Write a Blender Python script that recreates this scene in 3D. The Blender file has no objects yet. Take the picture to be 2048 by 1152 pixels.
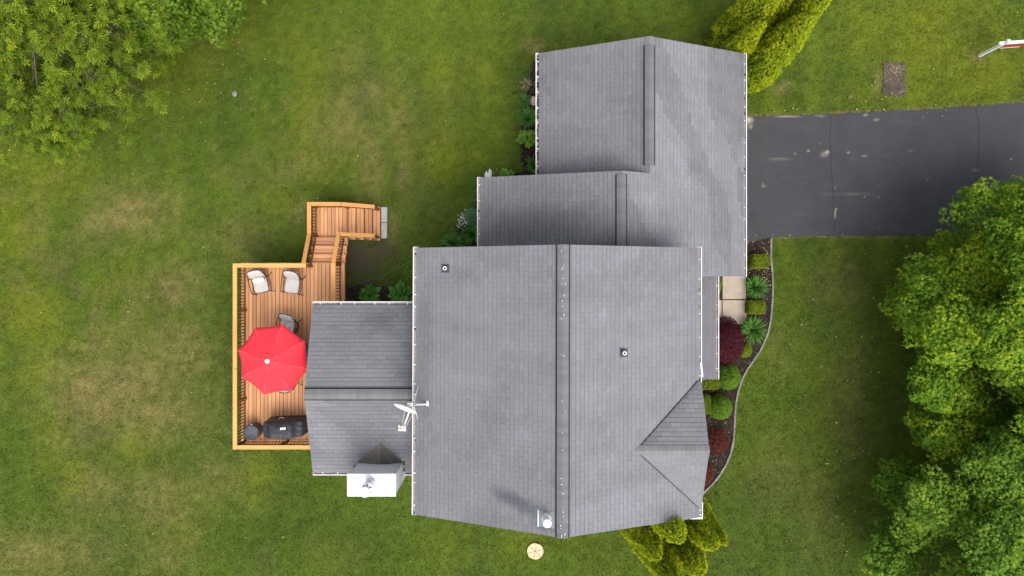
import bpy, math, random
import numpy as np
from mathutils import Vector, Matrix

random.seed(7); RNG = np.random.default_rng(7)
SC = bpy.context.scene
COL = SC.collection
H = 26.6            # drone height above the lawn, metres
F = 1365.0          # focal length in pixels of a 2048 px wide frame
R = math.radians

# ------------------------------------------------------------------ camera
cam = bpy.data.cameras.new('camera'); cam.sensor_width = 36.0; cam.lens = 36.0*F/2048.0
cam.clip_start = 0.1; cam.clip_end = 2000
camo = bpy.data.objects.new('camera', cam); COL.objects.link(camo)
camo.location = (0, 0, H); camo.rotation_euler = (0, 0, 0)
SC.camera = camo

# ------------------------------------------------------------------ sky + sun
SUN_EL, SUN_AZ = 60.0, -62.0     # elevation; azimuth measured from +x towards +y
w = bpy.data.worlds.new('World'); SC.world = w; w.use_nodes = True
nt = w.node_tree; nt.nodes.clear()
sky = nt.nodes.new('ShaderNodeTexSky'); sky.sky_type = 'NISHITA'; sky.sun_disc = False
sky.sun_elevation = R(SUN_EL); sky.sun_rotation = R(90.0-SUN_AZ)
sky.air_density = 1.0; sky.dust_density = 4.0; sky.ozone_density = 1.0
hs = nt.nodes.new('ShaderNodeHueSaturation'); hs.inputs['Saturation'].default_value = 0.35
bg = nt.nodes.new('ShaderNodeBackground'); bg.inputs['Strength'].default_value = 0.15
wo = nt.nodes.new('ShaderNodeOutputWorld')
nt.links.new(sky.outputs[0], hs.inputs['Color']); nt.links.new(hs.outputs[0], bg.inputs[0]); nt.links.new(bg.outputs[0], wo.inputs[0])
sl = bpy.data.lights.new('sun', 'SUN'); sl.energy = 1.0; sl.angle = R(45); sl.color = (1.0, 0.965, 0.91)
so = bpy.data.objects.new('sun', sl); COL.objects.link(so)
sd = Vector((math.cos(R(SUN_EL))*math.cos(R(SUN_AZ)), math.cos(R(SUN_EL))*math.sin(R(SUN_AZ)), math.sin(R(SUN_EL))))
so.rotation_euler = sd.to_track_quat('Z', 'Y').to_euler(); so.location = (20, -20, 40)
SC.view_settings.view_transform = 'Standard'; SC.view_settings.look = 'None'
SC.view_settings.gamma = 1.0; SC.view_settings.exposure = 0.85
SC.view_settings.use_curve_mapping = False

# ------------------------------------------------------------------ helpers
def P(px, py, z):
    """surveyed spot: photo measurement + known height -> world"""
    k = (H-z)/F
    return Vector(((px-1024)*k, (576-py)*k, z))

def tag(o, label=None, cat=None, group=None, kind=None):
    if label: o['label'] = label
    if cat: o['category'] = cat
    if group: o['group'] = group
    if kind: o['kind'] = kind
    return o

def empty(name, loc, label=None, cat=None, group=None, rz=0.0):
    o = bpy.data.objects.new(name, None); COL.objects.link(o)
    o.location = loc; o.rotation_euler = (0, 0, rz); o.empty_display_size = 0.2
    return tag(o, label, cat, group)

def wloc(o):
    l = Vector((0, 0, 0))
    while o is not None:
        l = l + o.location; o = o.parent
    return l

def link(name, me, mat, parent=None, world=True):
    """world=True: mesh coordinates are world coordinates, shifted under an unrotated parent"""
    o = bpy.data.objects.new(name, me); COL.objects.link(o)
    if mat is not None and not me.materials: me.materials.append(mat)
    if parent is not None:
        o.parent = parent
        if world: o.location = -wloc(parent)
    return o

class MB:
    def __init__(s): s.v = []; s.f = []; s.t = []
    def poly(s, pts, tone=0.5):
        b = len(s.v); s.v += [tuple(p) for p in pts]; s.t += [tone]*len(pts)
        s.f.append(tuple(range(b, b+len(pts))))
    def hexa(s, c, tone=0.5):
        b = len(s.v); s.v += [tuple(p) for p in c]; s.t += [tone]*8
        for q in ((3,2,1,0),(4,5,6,7),(0,1,5,4),(1,2,6,5),(2,3,7,6),(3,0,4,7)): s.f.append(tuple(b+i for i in q))
    def box(s, x0, x1, y0, y1, z0, z1, tone=0.5):
        s.hexa([(x0,y0,z0),(x1,y0,z0),(x1,y1,z0),(x0,y1,z0),(x0,y0,z1),(x1,y0,z1),(x1,y1,z1),(x0,y1,z1)], tone)
    def bar(s, p0, p1, w, h, tone=0.5, up=Vector((0,0,1))):
        p0 = Vector(p0); p1 = Vector(p1); d = (p1-p0).normalized()
        if abs(d.dot(up)) > 0.99: up = Vector((0,1,0))
        sd_ = d.cross(up).normalized()*(w/2); u = sd_.cross(d).normalized()*(h/2)
        s.hexa([p0-sd_-u, p0+sd_-u, p1+sd_-u, p1-sd_-u, p0-sd_+u, p0+sd_+u, p1+sd_+u, p1-sd_+u], tone)
    def tube(s, pts, rad, n=8, tone=0.5, cap=True):
        pts = [Vector(p) for p in pts]
        if not hasattr(rad, '__len__'): rad = [rad]*len(pts)
        rings = []
        for i, p in enumerate(pts):
            d = (pts[min(i+1, len(pts)-1)]-pts[max(i-1, 0)]).normalized()
            a = d.cross(Vector((0,0,1))) if abs(d.z) < 0.95 else d.cross(Vector((1,0,0)))
            a.normalize(); b_ = d.cross(a).normalized()
            b0 = len(s.v)
            for k in range(n):
                t = 2*math.pi*k/n
                s.v.append(tuple(p+(a*math.cos(t)+b_*math.sin(t))*rad[i])); s.t.append(tone)
            rings.append(b0)
        for i in range(len(rings)-1):
            for k in range(n):
                k2 = (k+1) % n
                s.f.append((rings[i]+k, rings[i]+k2, rings[i+1]+k2, rings[i+1]+k))
        if cap:
            s.f.append(tuple(rings[0]+k for k in range(n))[::-1]); s.f.append(tuple(rings[-1]+k for k in range(n)))
    def lathe(s, c, prof, n=24, tone=0.5, capb=True, capt=True):
        c = Vector(c); rings = []
        for r_, z in prof:
            b0 = len(s.v)
            for k in range(n):
                t = 2*math.pi*k/n; s.v.append((c.x+r_*math.cos(t), c.y+r_*math.sin(t), c.z+z)); s.t.append(tone)
            rings.append(b0)
        for i in range(len(rings)-1):
            for k in range(n):
                k2 = (k+1) % n
                s.f.append((rings[i]+k, rings[i]+k2, rings[i+1]+k2, rings[i+1]+k))
        if capb: s.f.append(tuple(rings[0]+k for k in range(n))[::-1])
        if capt: s.f.append(tuple(rings[-1]+k for k in range(n)))
    def prism(s, pts, z0, z1, tone=0.5):
        n = len(pts); b = len(s.v)
        s.v += [(p[0], p[1], z0) for p in pts]+[(p[0], p[1], z1) for p in pts]; s.t += [tone]*(2*n)
        s.f.append(tuple(range(b, b+n))[::-1]); s.f.append(tuple(range(b+n, b+2*n)))
        for i in range(n):
            j = (i+1) % n; s.f.append((b+i, b+j, b+n+j, b+n+i))
    def mesh(s, name, smooth=False):
        me = bpy.data.meshes.new(name); me.from_pydata(s.v, [], s.f)
        a = me.attributes.new('tone', 'FLOAT', 'POINT'); a.data.foreach_set('value', np.array(s.t, dtype=np.float32))
        if smooth: me.polygons.foreach_set('use_smooth', [True]*len(me.polygons))
        me.update(); return me
    def build(s, name, mat, parent=None, world=True, smooth=False):
        return link(name, s.mesh(name, smooth), mat, parent, world)

def npmesh(name, verts, faces, tone=None, col=None, smooth=False):
    """fast mesh from numpy arrays: faces (m,k)"""
    me = bpy.data.meshes.new(name); n = len(verts); m, k = faces.shape
    me.vertices.add(n); me.vertices.foreach_set('co', verts.astype(np.float32).ravel())
    me.loops.add(m*k); me.loops.foreach_set('vertex_index', faces.astype(np.int32).ravel())
    me.polygons.add(m); me.polygons.foreach_set('loop_start', np.arange(0, m*k, k, dtype=np.int32))
    if tone is not None:
        a = me.attributes.new('tone', 'FLOAT', 'POINT'); a.data.foreach_set('value', tone.astype(np.float32))
    if col is not None:
        a = me.attributes.new('col', 'FLOAT_COLOR', 'POINT')
        c4 = np.ones((n, 4), np.float32); c4[:, :3] = col; a.data.foreach_set('color', c4.ravel())
    if smooth: me.polygons.foreach_set('use_smooth', np.ones(m, bool))
    me.update(calc_edges=True); me.validate()
    return me

def norm(a): return a/np.maximum(np.linalg.norm(a, axis=-1, keepdims=True), 1e-9)

def scatter(tv, tf, pos, nrm, fwd, scale, tone):
    """instances of a template (x=side, y=forward, z=normal) as one vertex soup"""
    z = norm(nrm); x = norm(np.cross(fwd, z)); y = np.cross(z, x)
    s = scale[:, None, None]
    V = pos[:, None, :]+s*(tv[None, :, 0:1]*x[:, None, :]+tv[None, :, 1:2]*y[:, None, :]+tv[None, :, 2:3]*z[:, None, :])
    n, k = V.shape[0], V.shape[1]
    Fc = tf[None, :, :]+(np.arange(n)*k)[:, None, None]
    return V.reshape(-1, 3), Fc.reshape(-1, tf.shape[1]), np.repeat(tone, k)

def join(parts):
    vs, fs, ts = [], [], []; b = 0
    for v, f, t in parts:
        vs.append(v); fs.append(f+b); ts.append(t); b += len(v)
    return np.concatenate(vs), np.concatenate(fs), np.concatenate(ts)

_tab = np.random.default_rng(99).random((8, 128, 128))
def vnoise(x, y, scale, seed=0):
    x = np.asarray(x, float)/scale+seed*17.3; y = np.asarray(y, float)/scale+seed*9.1
    xi = np.floor(x).astype(int); yi = np.floor(y).astype(int); fx = x-xi; fy = y-yi
    fx = fx*fx*(3-2*fx); fy = fy*fy*(3-2*fy); t = _tab[seed % 8]
    a = t[xi % 128, yi % 128]; b = t[(xi+1) % 128, yi % 128]; c = t[xi % 128, (yi+1) % 128]; d = t[(xi+1) % 128, (yi+1) % 128]
    return (a*(1-fx)+b*fx)*(1-fy)+(c*(1-fx)+d*fx)*fy
def fbm(x, y, scale, seed=0, o=4):
    r = 0; a = 0.5; tot = 0
    for i in range(o):
        r = r+a*vnoise(x, y, scale/(2**i), seed+i); tot += a; a *= 0.55
    return r/tot
def inpoly(x, y, poly):
    ins = np.zeros(np.shape(x), bool); n = len(poly)
    for i in range(n):
        x0, y0 = poly[i][0], poly[i][1]; x1, y1 = poly[(i+1) % n][0], poly[(i+1) % n][1]
        if y0 == y1: continue
        c = ((y0 > y) != (y1 > y)) & (x < (x1-x0)*(y-y0)/(y1-y0)+x0)
        ins ^= c
    return ins

# ------------------------------------------------------------------ materials
def newmat(name):
    m = bpy.data.materials.new(name); m.use_nodes = True; n = m.node_tree
    return m, n, n.nodes['Principled BSDF']
def N(n, t, **kw):
    o = n.nodes.new(t)
    for k, v in kw.items(): setattr(o, k, v)
    return o
def noise(n, scale, detail=4, vec=None, rough=0.55):
    o = N(n, 'ShaderNodeTexNoise'); o.inputs['Scale'].default_value = scale; o.inputs['Detail'].default_value = detail
    o.inputs['Roughness'].default_value = rough
    if vec is not None: n.links.new(vec, o.inputs['Vector'])
    return o.outputs['Fac']
def ramp(n, fac, stops):
    o = N(n, 'ShaderNodeValToRGB'); e = o.color_ramp.elements
    while len(e) < len(stops): e.new(0.5)
    for i, (p, c) in enumerate(stops):
        e[i].position = p; e[i].color = (*c, 1)
    n.links.new(fac, o.inputs[0]); return o.outputs[0]
def mixc(n, fac, a, b, mode='MIX'):
    o = N(n, 'ShaderNodeMix', data_type='RGBA', blend_type=mode)
    for sock, val in ((o.inputs[0], fac), (o.inputs[6], a), (o.inputs[7], b)):
        if hasattr(val, 'links'): n.links.new(val, sock)
        elif isinstance(val, (int, float)): sock.default_value = val
        else: sock.default_value = (*val, 1)
    return o.outputs[2]
def mth(n, op, a, b=0.0):
    o = N(n, 'ShaderNodeMath', operation=op)
    for i, v in enumerate((a, b)):
        if hasattr(v, 'links'): n.links.new(v, o.inputs[i])
        else: o.inputs[i].default_value = v
    return o.outputs[0]
def attr(n, name, out='Fac'): 
    o = N(n, 'ShaderNodeAttribute'); o.attribute_name = name; return o.outputs[out]
def wpos(n): return N(n, 'ShaderNodeNewGeometry').outputs['Position']
def objrand(n): return N(n, 'ShaderNodeObjectInfo').outputs['Random']
def mapping(n, vec, scale):
    o = N(n, 'ShaderNodeMapping'); o.inputs['Scale'].default_value = scale; n.links.new(vec, o.inputs['Vector']); return o.outputs[0]
def bump(n, b, fac, strength, dist=0.02):
    o = N(n, 'ShaderNodeBump'); o.inputs['Strength'].default_value = strength; o.inputs['Distance'].default_value = dist
    n.links.new(fac, o.inputs['Height']); n.links.new(o.outputs[0], b.inputs['Normal'])

def plain(name, c, rough=0.7, var=0.12, scale=6.0, metal=0.0, spec=0.3, orand=0.0):
    m, n, b = newmat(name); p = wpos(n)
    f = noise(n, scale, 5, p)
    col = ramp(n, f, [(0.25, tuple(x*(1-var) for x in c)), (0.75, tuple(min(1, x*(1+var)) for x in c))])
    if orand:
        v = mth(n, 'ADD', mth(n, 'MULTIPLY', objrand(n), orand), 1-orand/2)
        col = mixc(n, 1.0, col, N(n, 'ShaderNodeCombineColor').outputs[0], 'MULTIPLY') if False else col
        hsn = N(n, 'ShaderNodeHueSaturation'); n.links.new(col, hsn.inputs['Color']); n.links.new(v, hsn.inputs['Value']); col = hsn.outputs[0]
    n.links.new(col, b.inputs['Base Color'])
    b.inputs['Roughness'].default_value = rough; b.inputs['Metallic'].default_value = metal; b.inputs['Specular IOR Level'].default_value = spec
    return m

def m_leaf(name, dark, lite, tip=None, trans=0.25, rough=0.55):
    m, n, b = newmat(name)
    t = attr(n, 'tone'); stops = [(0.0, dark), (0.65, lite)]
    if tip: stops.append((1.0, tip))
    c = ramp(n, t, stops)
    n.links.new(c, b.inputs['Base Color']); b.inputs['Roughness'].default_value = rough; b.inputs['Specular IOR Level'].default_value = 0.07
    tr = N(n, 'ShaderNodeBsdfTranslucent'); n.links.new(c, tr.inputs['Color'])
    mx = N(n, 'ShaderNodeMixShader'); mx.inputs[0].default_value = trans
    n.links.new(b.outputs[0], mx.inputs[1]); n.links.new(tr.outputs[0], mx.inputs[2])
    n.links.new(mx.outputs[0], n.nodes['Material Output'].inputs['Surface'])
    return m

def m_wood(name, a, c, axis, rough=0.6):
    m, n, b = newmat(name); p = wpos(n)
    sc = {'x': (1.2, 22, 22), 'y': (22, 1.2, 22), 'z': (22, 22, 1.2)}[axis]
    rnd = objrand(n)
    off = N(n, 'ShaderNodeVectorMath', operation='ADD'); n.links.new(p, off.inputs[0])
    cmb = N(n, 'ShaderNodeCombineXYZ'); r10 = mth(n, 'MULTIPLY', rnd, 37.0)
    for i in range(3): n.links.new(r10, cmb.inputs[i])
    n.links.new(cmb.outputs[0], off.inputs[1])
    g = noise(n, 1.0, 6, mapping(n, off.outputs[0], sc), 0.65)
    g2 = noise(n, 0.7, 3, p)
    col = ramp(n, g, [(0.25, a), (0.75, c)])
    hsn = N(n, 'ShaderNodeHueSaturation'); n.links.new(col, hsn.inputs['Color'])
    n.links.new(mth(n, 'ADD', mth(n, 'MULTIPLY', rnd, 0.42), mth(n, 'ADD', mth(n, 'MULTIPLY', g2, 0.35), 0.62)), hsn.inputs['Value'])
    kn = noise(n, 5.0, 2, p)
    kf = mth(n, 'GREATER_THAN', kn, 0.735)
    col2 = mixc(n, mth(n, 'MULTIPLY', kf, 0.55), hsn.outputs[0], (0.10, 0.045, 0.02))
    n.links.new(col2, b.inputs['Base Color']); b.inputs['Roughness'].default_value = rough; b.inputs['Specular IOR Level'].default_value = 0.2
    bump(n, b, g, 0.25, 0.004)
    return m

def m_attrcol(name, speckle=0.25, sscale=40.0, rough=0.95, bmp=0.3):
    m, n, b = newmat(name); p = wpos(n)
    c = attr(n, 'col', 'Color'); f = noise(n, sscale, 4, p, 0.7)
    v = mth(n, 'ADD', mth(n, 'MULTIPLY', f, 2*speckle), 1-speckle)
    hsn = N(n, 'ShaderNodeHueSaturation'); n.links.new(c, hsn.inputs['Color']); n.links.new(v, hsn.inputs['Value'])
    n.links.new(hsn.outputs[0], b.inputs['Base Color']); b.inputs['Roughness'].default_value = rough; b.inputs['Specular IOR Level'].default_value = 0.15
    if bmp: bump(n, b, f, bmp, 0.02)
    return m

STAINS = [(tuple(P(1036, 1010, 6.95)), math.atan2(.45, -1.0), .95, .33, .62), (tuple(P(1088, 1052, 7.0)), math.atan2(.25, -1.0), .5, .14, .4), (tuple(P(905, 555, 5.95)), 0.3, .9, .45, .16),
          (tuple(P(985, 830, 6.3)), 1.2, 1.6, .5, .14), (tuple(P(850, 700, 5.6)), 1.57, 3.0, .35, .20), (tuple(P(1075, 445, 4.2)), 0.1, 1.8, .7, .25), (tuple(P(1180, 325, 3.6)), 0.1, 1.6, .35, .22), (tuple(P(765, 650, 4.3)), -0.5, .9, .35, .25)]
def m_shingle(name, lo, hi):
    m, n, b = newmat(name); p = wpos(n)
    t = attr(n, 'tone'); c = ramp(n, t, [(0.0, lo), (1.0, hi)])
    h1 = noise(n, 0.9, 3, p)
    c = mixc(n, mth(n, 'MULTIPLY', h1, 0.5), c, (0.160, 0.161, 0.155))
    sp = noise(n, 90.0, 2, p, 0.8); st = noise(n, 1.0, 5, mapping(n, p, (0.32, 1.5, 0.6)), 0.7)
    v = mth(n, 'ADD', mth(n, 'ADD', mth(n, 'MULTIPLY', sp, 0.5), 0.54), mth(n, 'MULTIPLY', st, 0.40))
    for cen, ang, ax, ay, amt in STAINS:
        sub = N(n, 'ShaderNodeVectorMath', operation='SUBTRACT'); n.links.new(p, sub.inputs[0]); sub.inputs[1].default_value = cen
        mp = N(n, 'ShaderNodeMapping', vector_type='TEXTURE'); mp.inputs['Rotation'].default_value = (0, 0, ang); mp.inputs['Scale'].default_value = (ax, ay, 4.0); n.links.new(sub.outputs[0], mp.inputs['Vector'])
        ln = N(n, 'ShaderNodeVectorMath', operation='LENGTH'); n.links.new(mp.outputs[0], ln.inputs[0])
        mr = N(n, 'ShaderNodeMapRange', interpolation_type='SMOOTHSTEP'); mr.inputs['From Min'].default_value = 1.15; mr.inputs['From Max'].default_value = 0.25; mr.inputs['To Min'].default_value = 0; mr.inputs['To Max'].default_value = 1
        n.links.new(mth(n, 'ADD', ln.outputs['Value'], mth(n, 'MULTIPLY', mth(n, 'SUBTRACT', noise(n, 3.5, 4, p), 0.5), 0.9)), mr.inputs['Value'])
        c = mixc(n, mth(n, 'MULTIPLY', mr.outputs[0], amt), c, (0.055, 0.058, 0.072))
    hsn = N(n, 'ShaderNodeHueSaturation'); n.links.new(c, hsn.inputs['Color']); n.links.new(v, hsn.inputs['Value'])
    n.links.new(hsn.outputs[0], b.inputs['Base Color']); b.inputs['Roughness'].default_value = 0.93; b.inputs['Specular IOR Level'].default_value = 0.2  # deeper leaves darker, clump tops lighter: crown shading put into leaf tone
    bump(n, b, sp, 0.5, 0.006)
    return m

M = {}
M['lawn'] = m_attrcol('lawn', 0.35, 30.0)
M['grass'] = m_attrcol('grass', 0.12, 9.0, 0.8, 0)
M['asphalt'] = m_attrcol('asphalt', 0.22, 60.0, 0.85, 0.25)
M['soil'] = m_attrcol('soil', 0.5, 25.0, 1.0, 0.8)
M['shingle'] = m_shingle('shingle', (0.075, 0.074, 0.081), (0.285, 0.281, 0.312))
M['cricket'] = m_shingle('cricket', (0.055, 0.045, 0.034), (0.19, 0.165, 0.13))
M['cap'] = m_shingle('cap', (0.075, 0.075, 0.078), (0.25, 0.25, 0.256))
M['underlay'] = plain('underlay', (0.035, 0.035, 0.038), 0.95)
M['vent_dark'] = plain('vent_dark', (0.018, 0.018, 0.02), 0.8)
M['white'] = plain('white', (0.78, 0.77, 0.77), 0.45, 0.05, 3.0)
M['capwhite'] = plain('capwhite', (0.86, 0.86, 0.86), 0.4, 0.03, 3.0)
M['siding'] = plain('siding', (0.60, 0.62, 0.64), 0.55, 0.05, 4.0)
M['sidingtrim'] = plain('sidingtrim', (0.50, 0.54, 0.57), 0.5, 0.05, 4.0)
M['gutter_in'] = plain('gutter_in', (0.33, 0.285, 0.275), 0.8, 0.3, 12.0)
M['debris'] = plain('debris', (0.05, 0.04, 0.03), 1.0, 0.5, 40.0)
M['rail_x'] = m_wood('rail_x', (0.53, 0.232, 0.072), (0.72, 0.365, 0.125), 'x')
M['rail_y'] = m_wood('rail_y', (0.53, 0.232, 0.072), (0.72, 0.365, 0.125), 'y')
M['board_y'] = m_wood('board_y', (0.50, 0.232, 0.105), (0.69, 0.365, 0.18), 'y')
M['board_x'] = m_wood('board_x', (0.50, 0.232, 0.105), (0.69, 0.365, 0.18), 'x')
M['post'] = m_wood('post', (0.17, 0.062, 0.02), (0.27, 0.105, 0.036), 'z')
M['baluster'] = m_wood('baluster', (0.10, 0.036, 0.014), (0.16, 0.06, 0.022), 'z')
M['joist'] = plain('joist', (0.16, 0.085, 0.04), 0.8)
M['concrete'] = plain('concrete', (0.42, 0.405, 0.375), 0.9, 0.18, 7.0)
M['walk'] = plain('walk', (0.40, 0.33, 0.255), 0.9, 0.16, 3.0)
M['kerb'] = plain('kerb', (0.205, 0.19, 0.16), 0.95, 0.3, 14.0, orand=0.45)
M['tanstone'] = plain('tanstone', (0.62, 0.47, 0.29), 0.8, 0.10, 9.0)
M['tandark'] = plain('tandark', (0.26, 0.18, 0.10), 0.9, 0.1, 9.0)
M['red'] = plain('red', (0.78, 0.036, 0.054), 0.85, 0.10, 2.6, orand=0.14)
M['redline'] = plain('redline', (0.84, 0.11, 0.13), 0.7, 0.03)
M['cushion'] = plain('cushion', (0.50, 0.465, 0.44), 0.9, 0.07, 5.0)
M['iron'] = plain('iron', (0.035, 0.032, 0.035), 0.5, 0.2, 9.0)
M['cover'] = plain('cover', (0.034, 0.036, 0.042), 0.55, 0.3, 4.0)
M['cover2'] = plain('cover2', (0.055, 0.055, 0.066), 0.6, 0.12, 6.0)
M['greycover'] = plain('greycover', (0.085, 0.092, 0.098), 0.6, 0.25, 7.0)
M['dish'] = plain('dish', (0.62, 0.62, 0.59), 0.5, 0.05)
M['beige'] = plain('beige', (0.60, 0.59, 0.50), 0.5, 0.05)
M['flash'] = plain('flash', (0.21, 0.235, 0.275), 0.45, 0.15, 5.0)
M['steel'] = plain('steel', (0.62, 0.64, 0.67), 0.35, 0.08, 5.0, metal=0.5)
M['bark'] = plain('bark', (0.13, 0.10, 0.075), 0.95, 0.35, 12.0)
M['barkgrey'] = plain('barkgrey', (0.17, 0.145, 0.11), 0.95, 0.3, 12.0)
M['hose'] = plain('hose', (0.06, 0.20, 0.11), 0.5, 0.15)
M['green_metal'] = plain('green_metal', (0.02, 0.14, 0.07), 0.5, 0.1)
M['signred'] = plain('signred', (0.55, 0.05, 0.03), 0.5, 0.1)
M['signblue'] = plain('signblue', (0.03, 0.03, 0.06), 0.5, 0.1)
M['rockgrey'] = plain('rockgrey', (0.22, 0.21, 0.205), 0.9, 0.35, 10.0)
M['rockpink'] = plain('rockpink', (0.55, 0.40, 0.32), 0.9, 0.2, 8.0)
M['glass_dark'] = plain('glass_dark', (0.05, 0.06, 0.07), 0.15, 0.1)
M['table'] = plain('table', (0.075, 0.085, 0.085), 0.4, 0.15)
M['black'] = plain('black', (0.01, 0.01, 0.01), 0.8)
M['dropping'] = plain('dropping', (0.75, 0.74, 0.70), 0.9)
M['chip'] = m_leaf('chip', (0.018, 0.012, 0.010), (0.075, 0.052, 0.042), (0.34, 0.24, 0.17), 0.0, 0.95)
M['fallen'] = m_leaf('fallen', (0.30, 0.20, 0.05), (0.55, 0.45, 0.16), (0.62, 0.55, 0.38), 0.1, 0.8)
M['straw'] = m_leaf('straw', (0.26, 0.20, 0.12), (0.42, 0.35, 0.22), None, 0.1, 0.9)
M['maple'] = m_leaf('maple', (0.045, 0.108, 0.010), (0.135, 0.262, 0.018), (0.30, 0.38, 0.022), 0.30)
M['maple2'] = m_leaf('maple2', (0.040, 0.098, 0.012), (0.112, 0.226, 0.022), (0.23, 0.33, 0.03), 0.30)
M['ash'] = m_leaf('ash', (0.045, 0.090, 0.010), (0.160, 0.235, 0.018), (0.31, 0.35, 0.025), 0.28)
M['darktree'] = m_leaf('darktree', (0.032, 0.076, 0.008), (0.100, 0.180, 0.015), (0.19, 0.26, 0.025), 0.28)
M['thuja'] = m_leaf('thuja', (0.045, 0.092, 0.006), (0.185, 0.252, 0.008), (0.33, 0.345, 0.010), 0.15)
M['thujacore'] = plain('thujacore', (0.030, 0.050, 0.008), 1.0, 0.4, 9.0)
M['box'] = m_leaf('box', (0.0438, 0.0938, 0.0075), (0.1562, 0.2063, 0.0125), (0.2875, 0.2875, 0.0150), 0.15)
M['ball'] = m_leaf('ball', (0.0390, 0.0975, 0.0104), (0.1235, 0.2275, 0.0182), (0.2600, 0.3250, 0.0260), 0.15)
M['lily'] = m_leaf('lily', (0.0319, 0.1160, 0.0174), (0.1087, 0.2682, 0.0464), (0.1740, 0.3335, 0.0725), 0.2)
M['hosta'] = m_leaf('hosta', (0.0450, 0.1350, 0.0270), (0.1125, 0.2850, 0.0450), (0.1800, 0.3450, 0.0750), 0.2)
M['hostalime'] = m_leaf('hostalime', (0.0720, 0.1680, 0.0180), (0.1740, 0.3240, 0.0360), (0.2400, 0.3840, 0.0600), 0.2)
M['redmaple'] = m_leaf('redmaple', (0.0336, 0.0072, 0.0120), (0.1140, 0.0204, 0.0312), (0.1680, 0.0360, 0.0480), 0.2)
M['barberry'] = m_leaf('barberry', (0.045, 0.012, 0.010), (0.17, 0.035, 0.028), (0.22, 0.07, 0.05), 0.2)
M['sedum'] = m_leaf('sedum', (0.05, 0.12, 0.05), (0.12, 0.23, 0.10), None, 0.1)
M['petal'] = m_leaf('petal', (0.60, 0.58, 0.60), (0.72, 0.70, 0.72), None, 0.1)
M['leafpattern'] = None
def m_pattern():
    m, n, b = newmat('leafpattern'); p = wpos(n)
    vo = N(n, 'ShaderNodeTexVoronoi'); vo.inputs['Scale'].default_value = 22.0; n.links.new(p, vo.inputs['Vector'])
    c = ramp(n, vo.outputs['Distance'], [(0.25, (0.30, 0.42, 0.22)), (0.5, (0.70, 0.70, 0.64))])
    n.links.new(c, b.inputs['Base Color']); b.inputs['Roughness'].default_value = 0.9; return m
M['leafpattern'] = m_pattern()
def m_floral():
    m, n, b = newmat('floral'); p = wpos(n)
    f = noise(n, 14.0, 3, p)
    c = ramp(n, f, [(0.42, (0.74, 0.72, 0.66)), (0.50, (0.34, 0.37, 0.32)), (0.58, (0.74, 0.72, 0.66))])
    n.links.new(c, b.inputs['Base Color']); b.inputs['Roughness'].default_value = 0.9; return m
M['floral'] = m_floral()

# ================================================================== GROUND
def gp(px, py): p = P(px, py, 0); return (p.x, p.y)
DRIVE = [gp(1395, 236), gp(1490, 234), gp(1560, 231), gp(1640, 229), gp(1700, 226), gp(1780, 222), gp(1860, 218), gp(1950, 212), gp(2048, 205), gp(2300, 188), gp(2700, 160),
         gp(2700, 462), gp(2300, 464), gp(2048, 466), gp(1860, 469), gp(1700, 472), gp(1600, 474), gp(1541, 475), gp(1520, 479), gp(1500, 485), gp(1484, 496), gp(1395, 500)]
BED = [gp(1484, 497), gp(1500, 486), gp(1520, 480), gp(1541, 477), gp(1541, 520), gp(1544, 565), gp(1542, 620), gp(1536, 660), gp(1518, 702), gp(1494, 737), gp(1476, 778), gp(1469, 830), gp(1466, 880),
       gp(1451, 928), gp(1428, 962), gp(1403, 986), gp(1330, 1000), gp(1290, 990), gp(1290, 640), gp(1380, 560), gp(1380, 497)]
BED_GAR = [gp(1068, 120), gp(1058, 160), gp(1051, 195), gp(1044, 230), gp(1040, 270), gp(1041, 310), gp(1046, 340), gp(1020, 352), gp(1020, 400), gp(1110, 400), gp(1110, 120)]
BED_MID = [gp(955, 395), gp(948, 420), gp(928, 436), gp(910, 462), gp(888, 482), gp(880, 500), gp(880, 540), gp(1000, 540), gp(1000, 395)]
BED_SUN = [gp(684, 572), gp(720, 570), gp(760, 574), gp(790, 580), gp(830, 578), gp(900, 578), gp(900, 640), gp(660, 640), gp(660, 572)]
SOIL = [gp(1766, 127), gp(1790, 125), gp(1812, 126), gp(1811, 158), gp(1811, 191), gp(1788, 192), gp(1765, 190), gp(1767, 158)]
BED_ARB = [gp(1270, 1010), gp(1250, 1050), gp(1262, 1085), gp(1300, 1120), gp(1370, 1110), gp(1400, 1080), gp(1410, 1020), gp(1380, 980), gp(1290, 980)]

# (px, py, rx, ry, amount)
DRY = [(265, 420, 70, 45, .75), (350, 575, 60, 45, .55), (240, 770, 130, 70, .75), (310, 830, 90, 50, .55), (370, 720, 60, 60, .55), (330, 1000, 70, 60, .5),
       (200, 980, 60, 50, .45), (60, 1110, 140, 45, .55), (330, 1110, 60, 40, .35), (690, 250, 45, 60, .45), (740, 330, 30, 90, .55), (800, 250, 30, 70, .35), (815, 330, 12, 60, .5),
       (200, 700, 60, 40, .4), (430, 960, 70, 50, .35), (760, 190, 40, 40, .3), (1560, 940, 50, 70, .25), (1690, 560, 40, 50, .35), (1700, 800, 40, 120, .3), (1640, 1000, 40, 80, .25),
       (1570, 178, 13, 10, .8), (1070, 100, 20, 12, .7), (1380, 92, 30, 8, .5), (1958, 113, 16, 14, .85), (480, 480, 60, 40, .35), (140, 880, 50, 40, .3), (700, 120, 50, 40, .25),
       (600, 420, 30, 25, .45), (785, 460, 18, 40, .6), (1560, 700, 30, 50, .2), (200, 440, 30, 20, .6), (610, 330, 60, 30, .3), (1755, 160, 8, 30, .5)]
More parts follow.
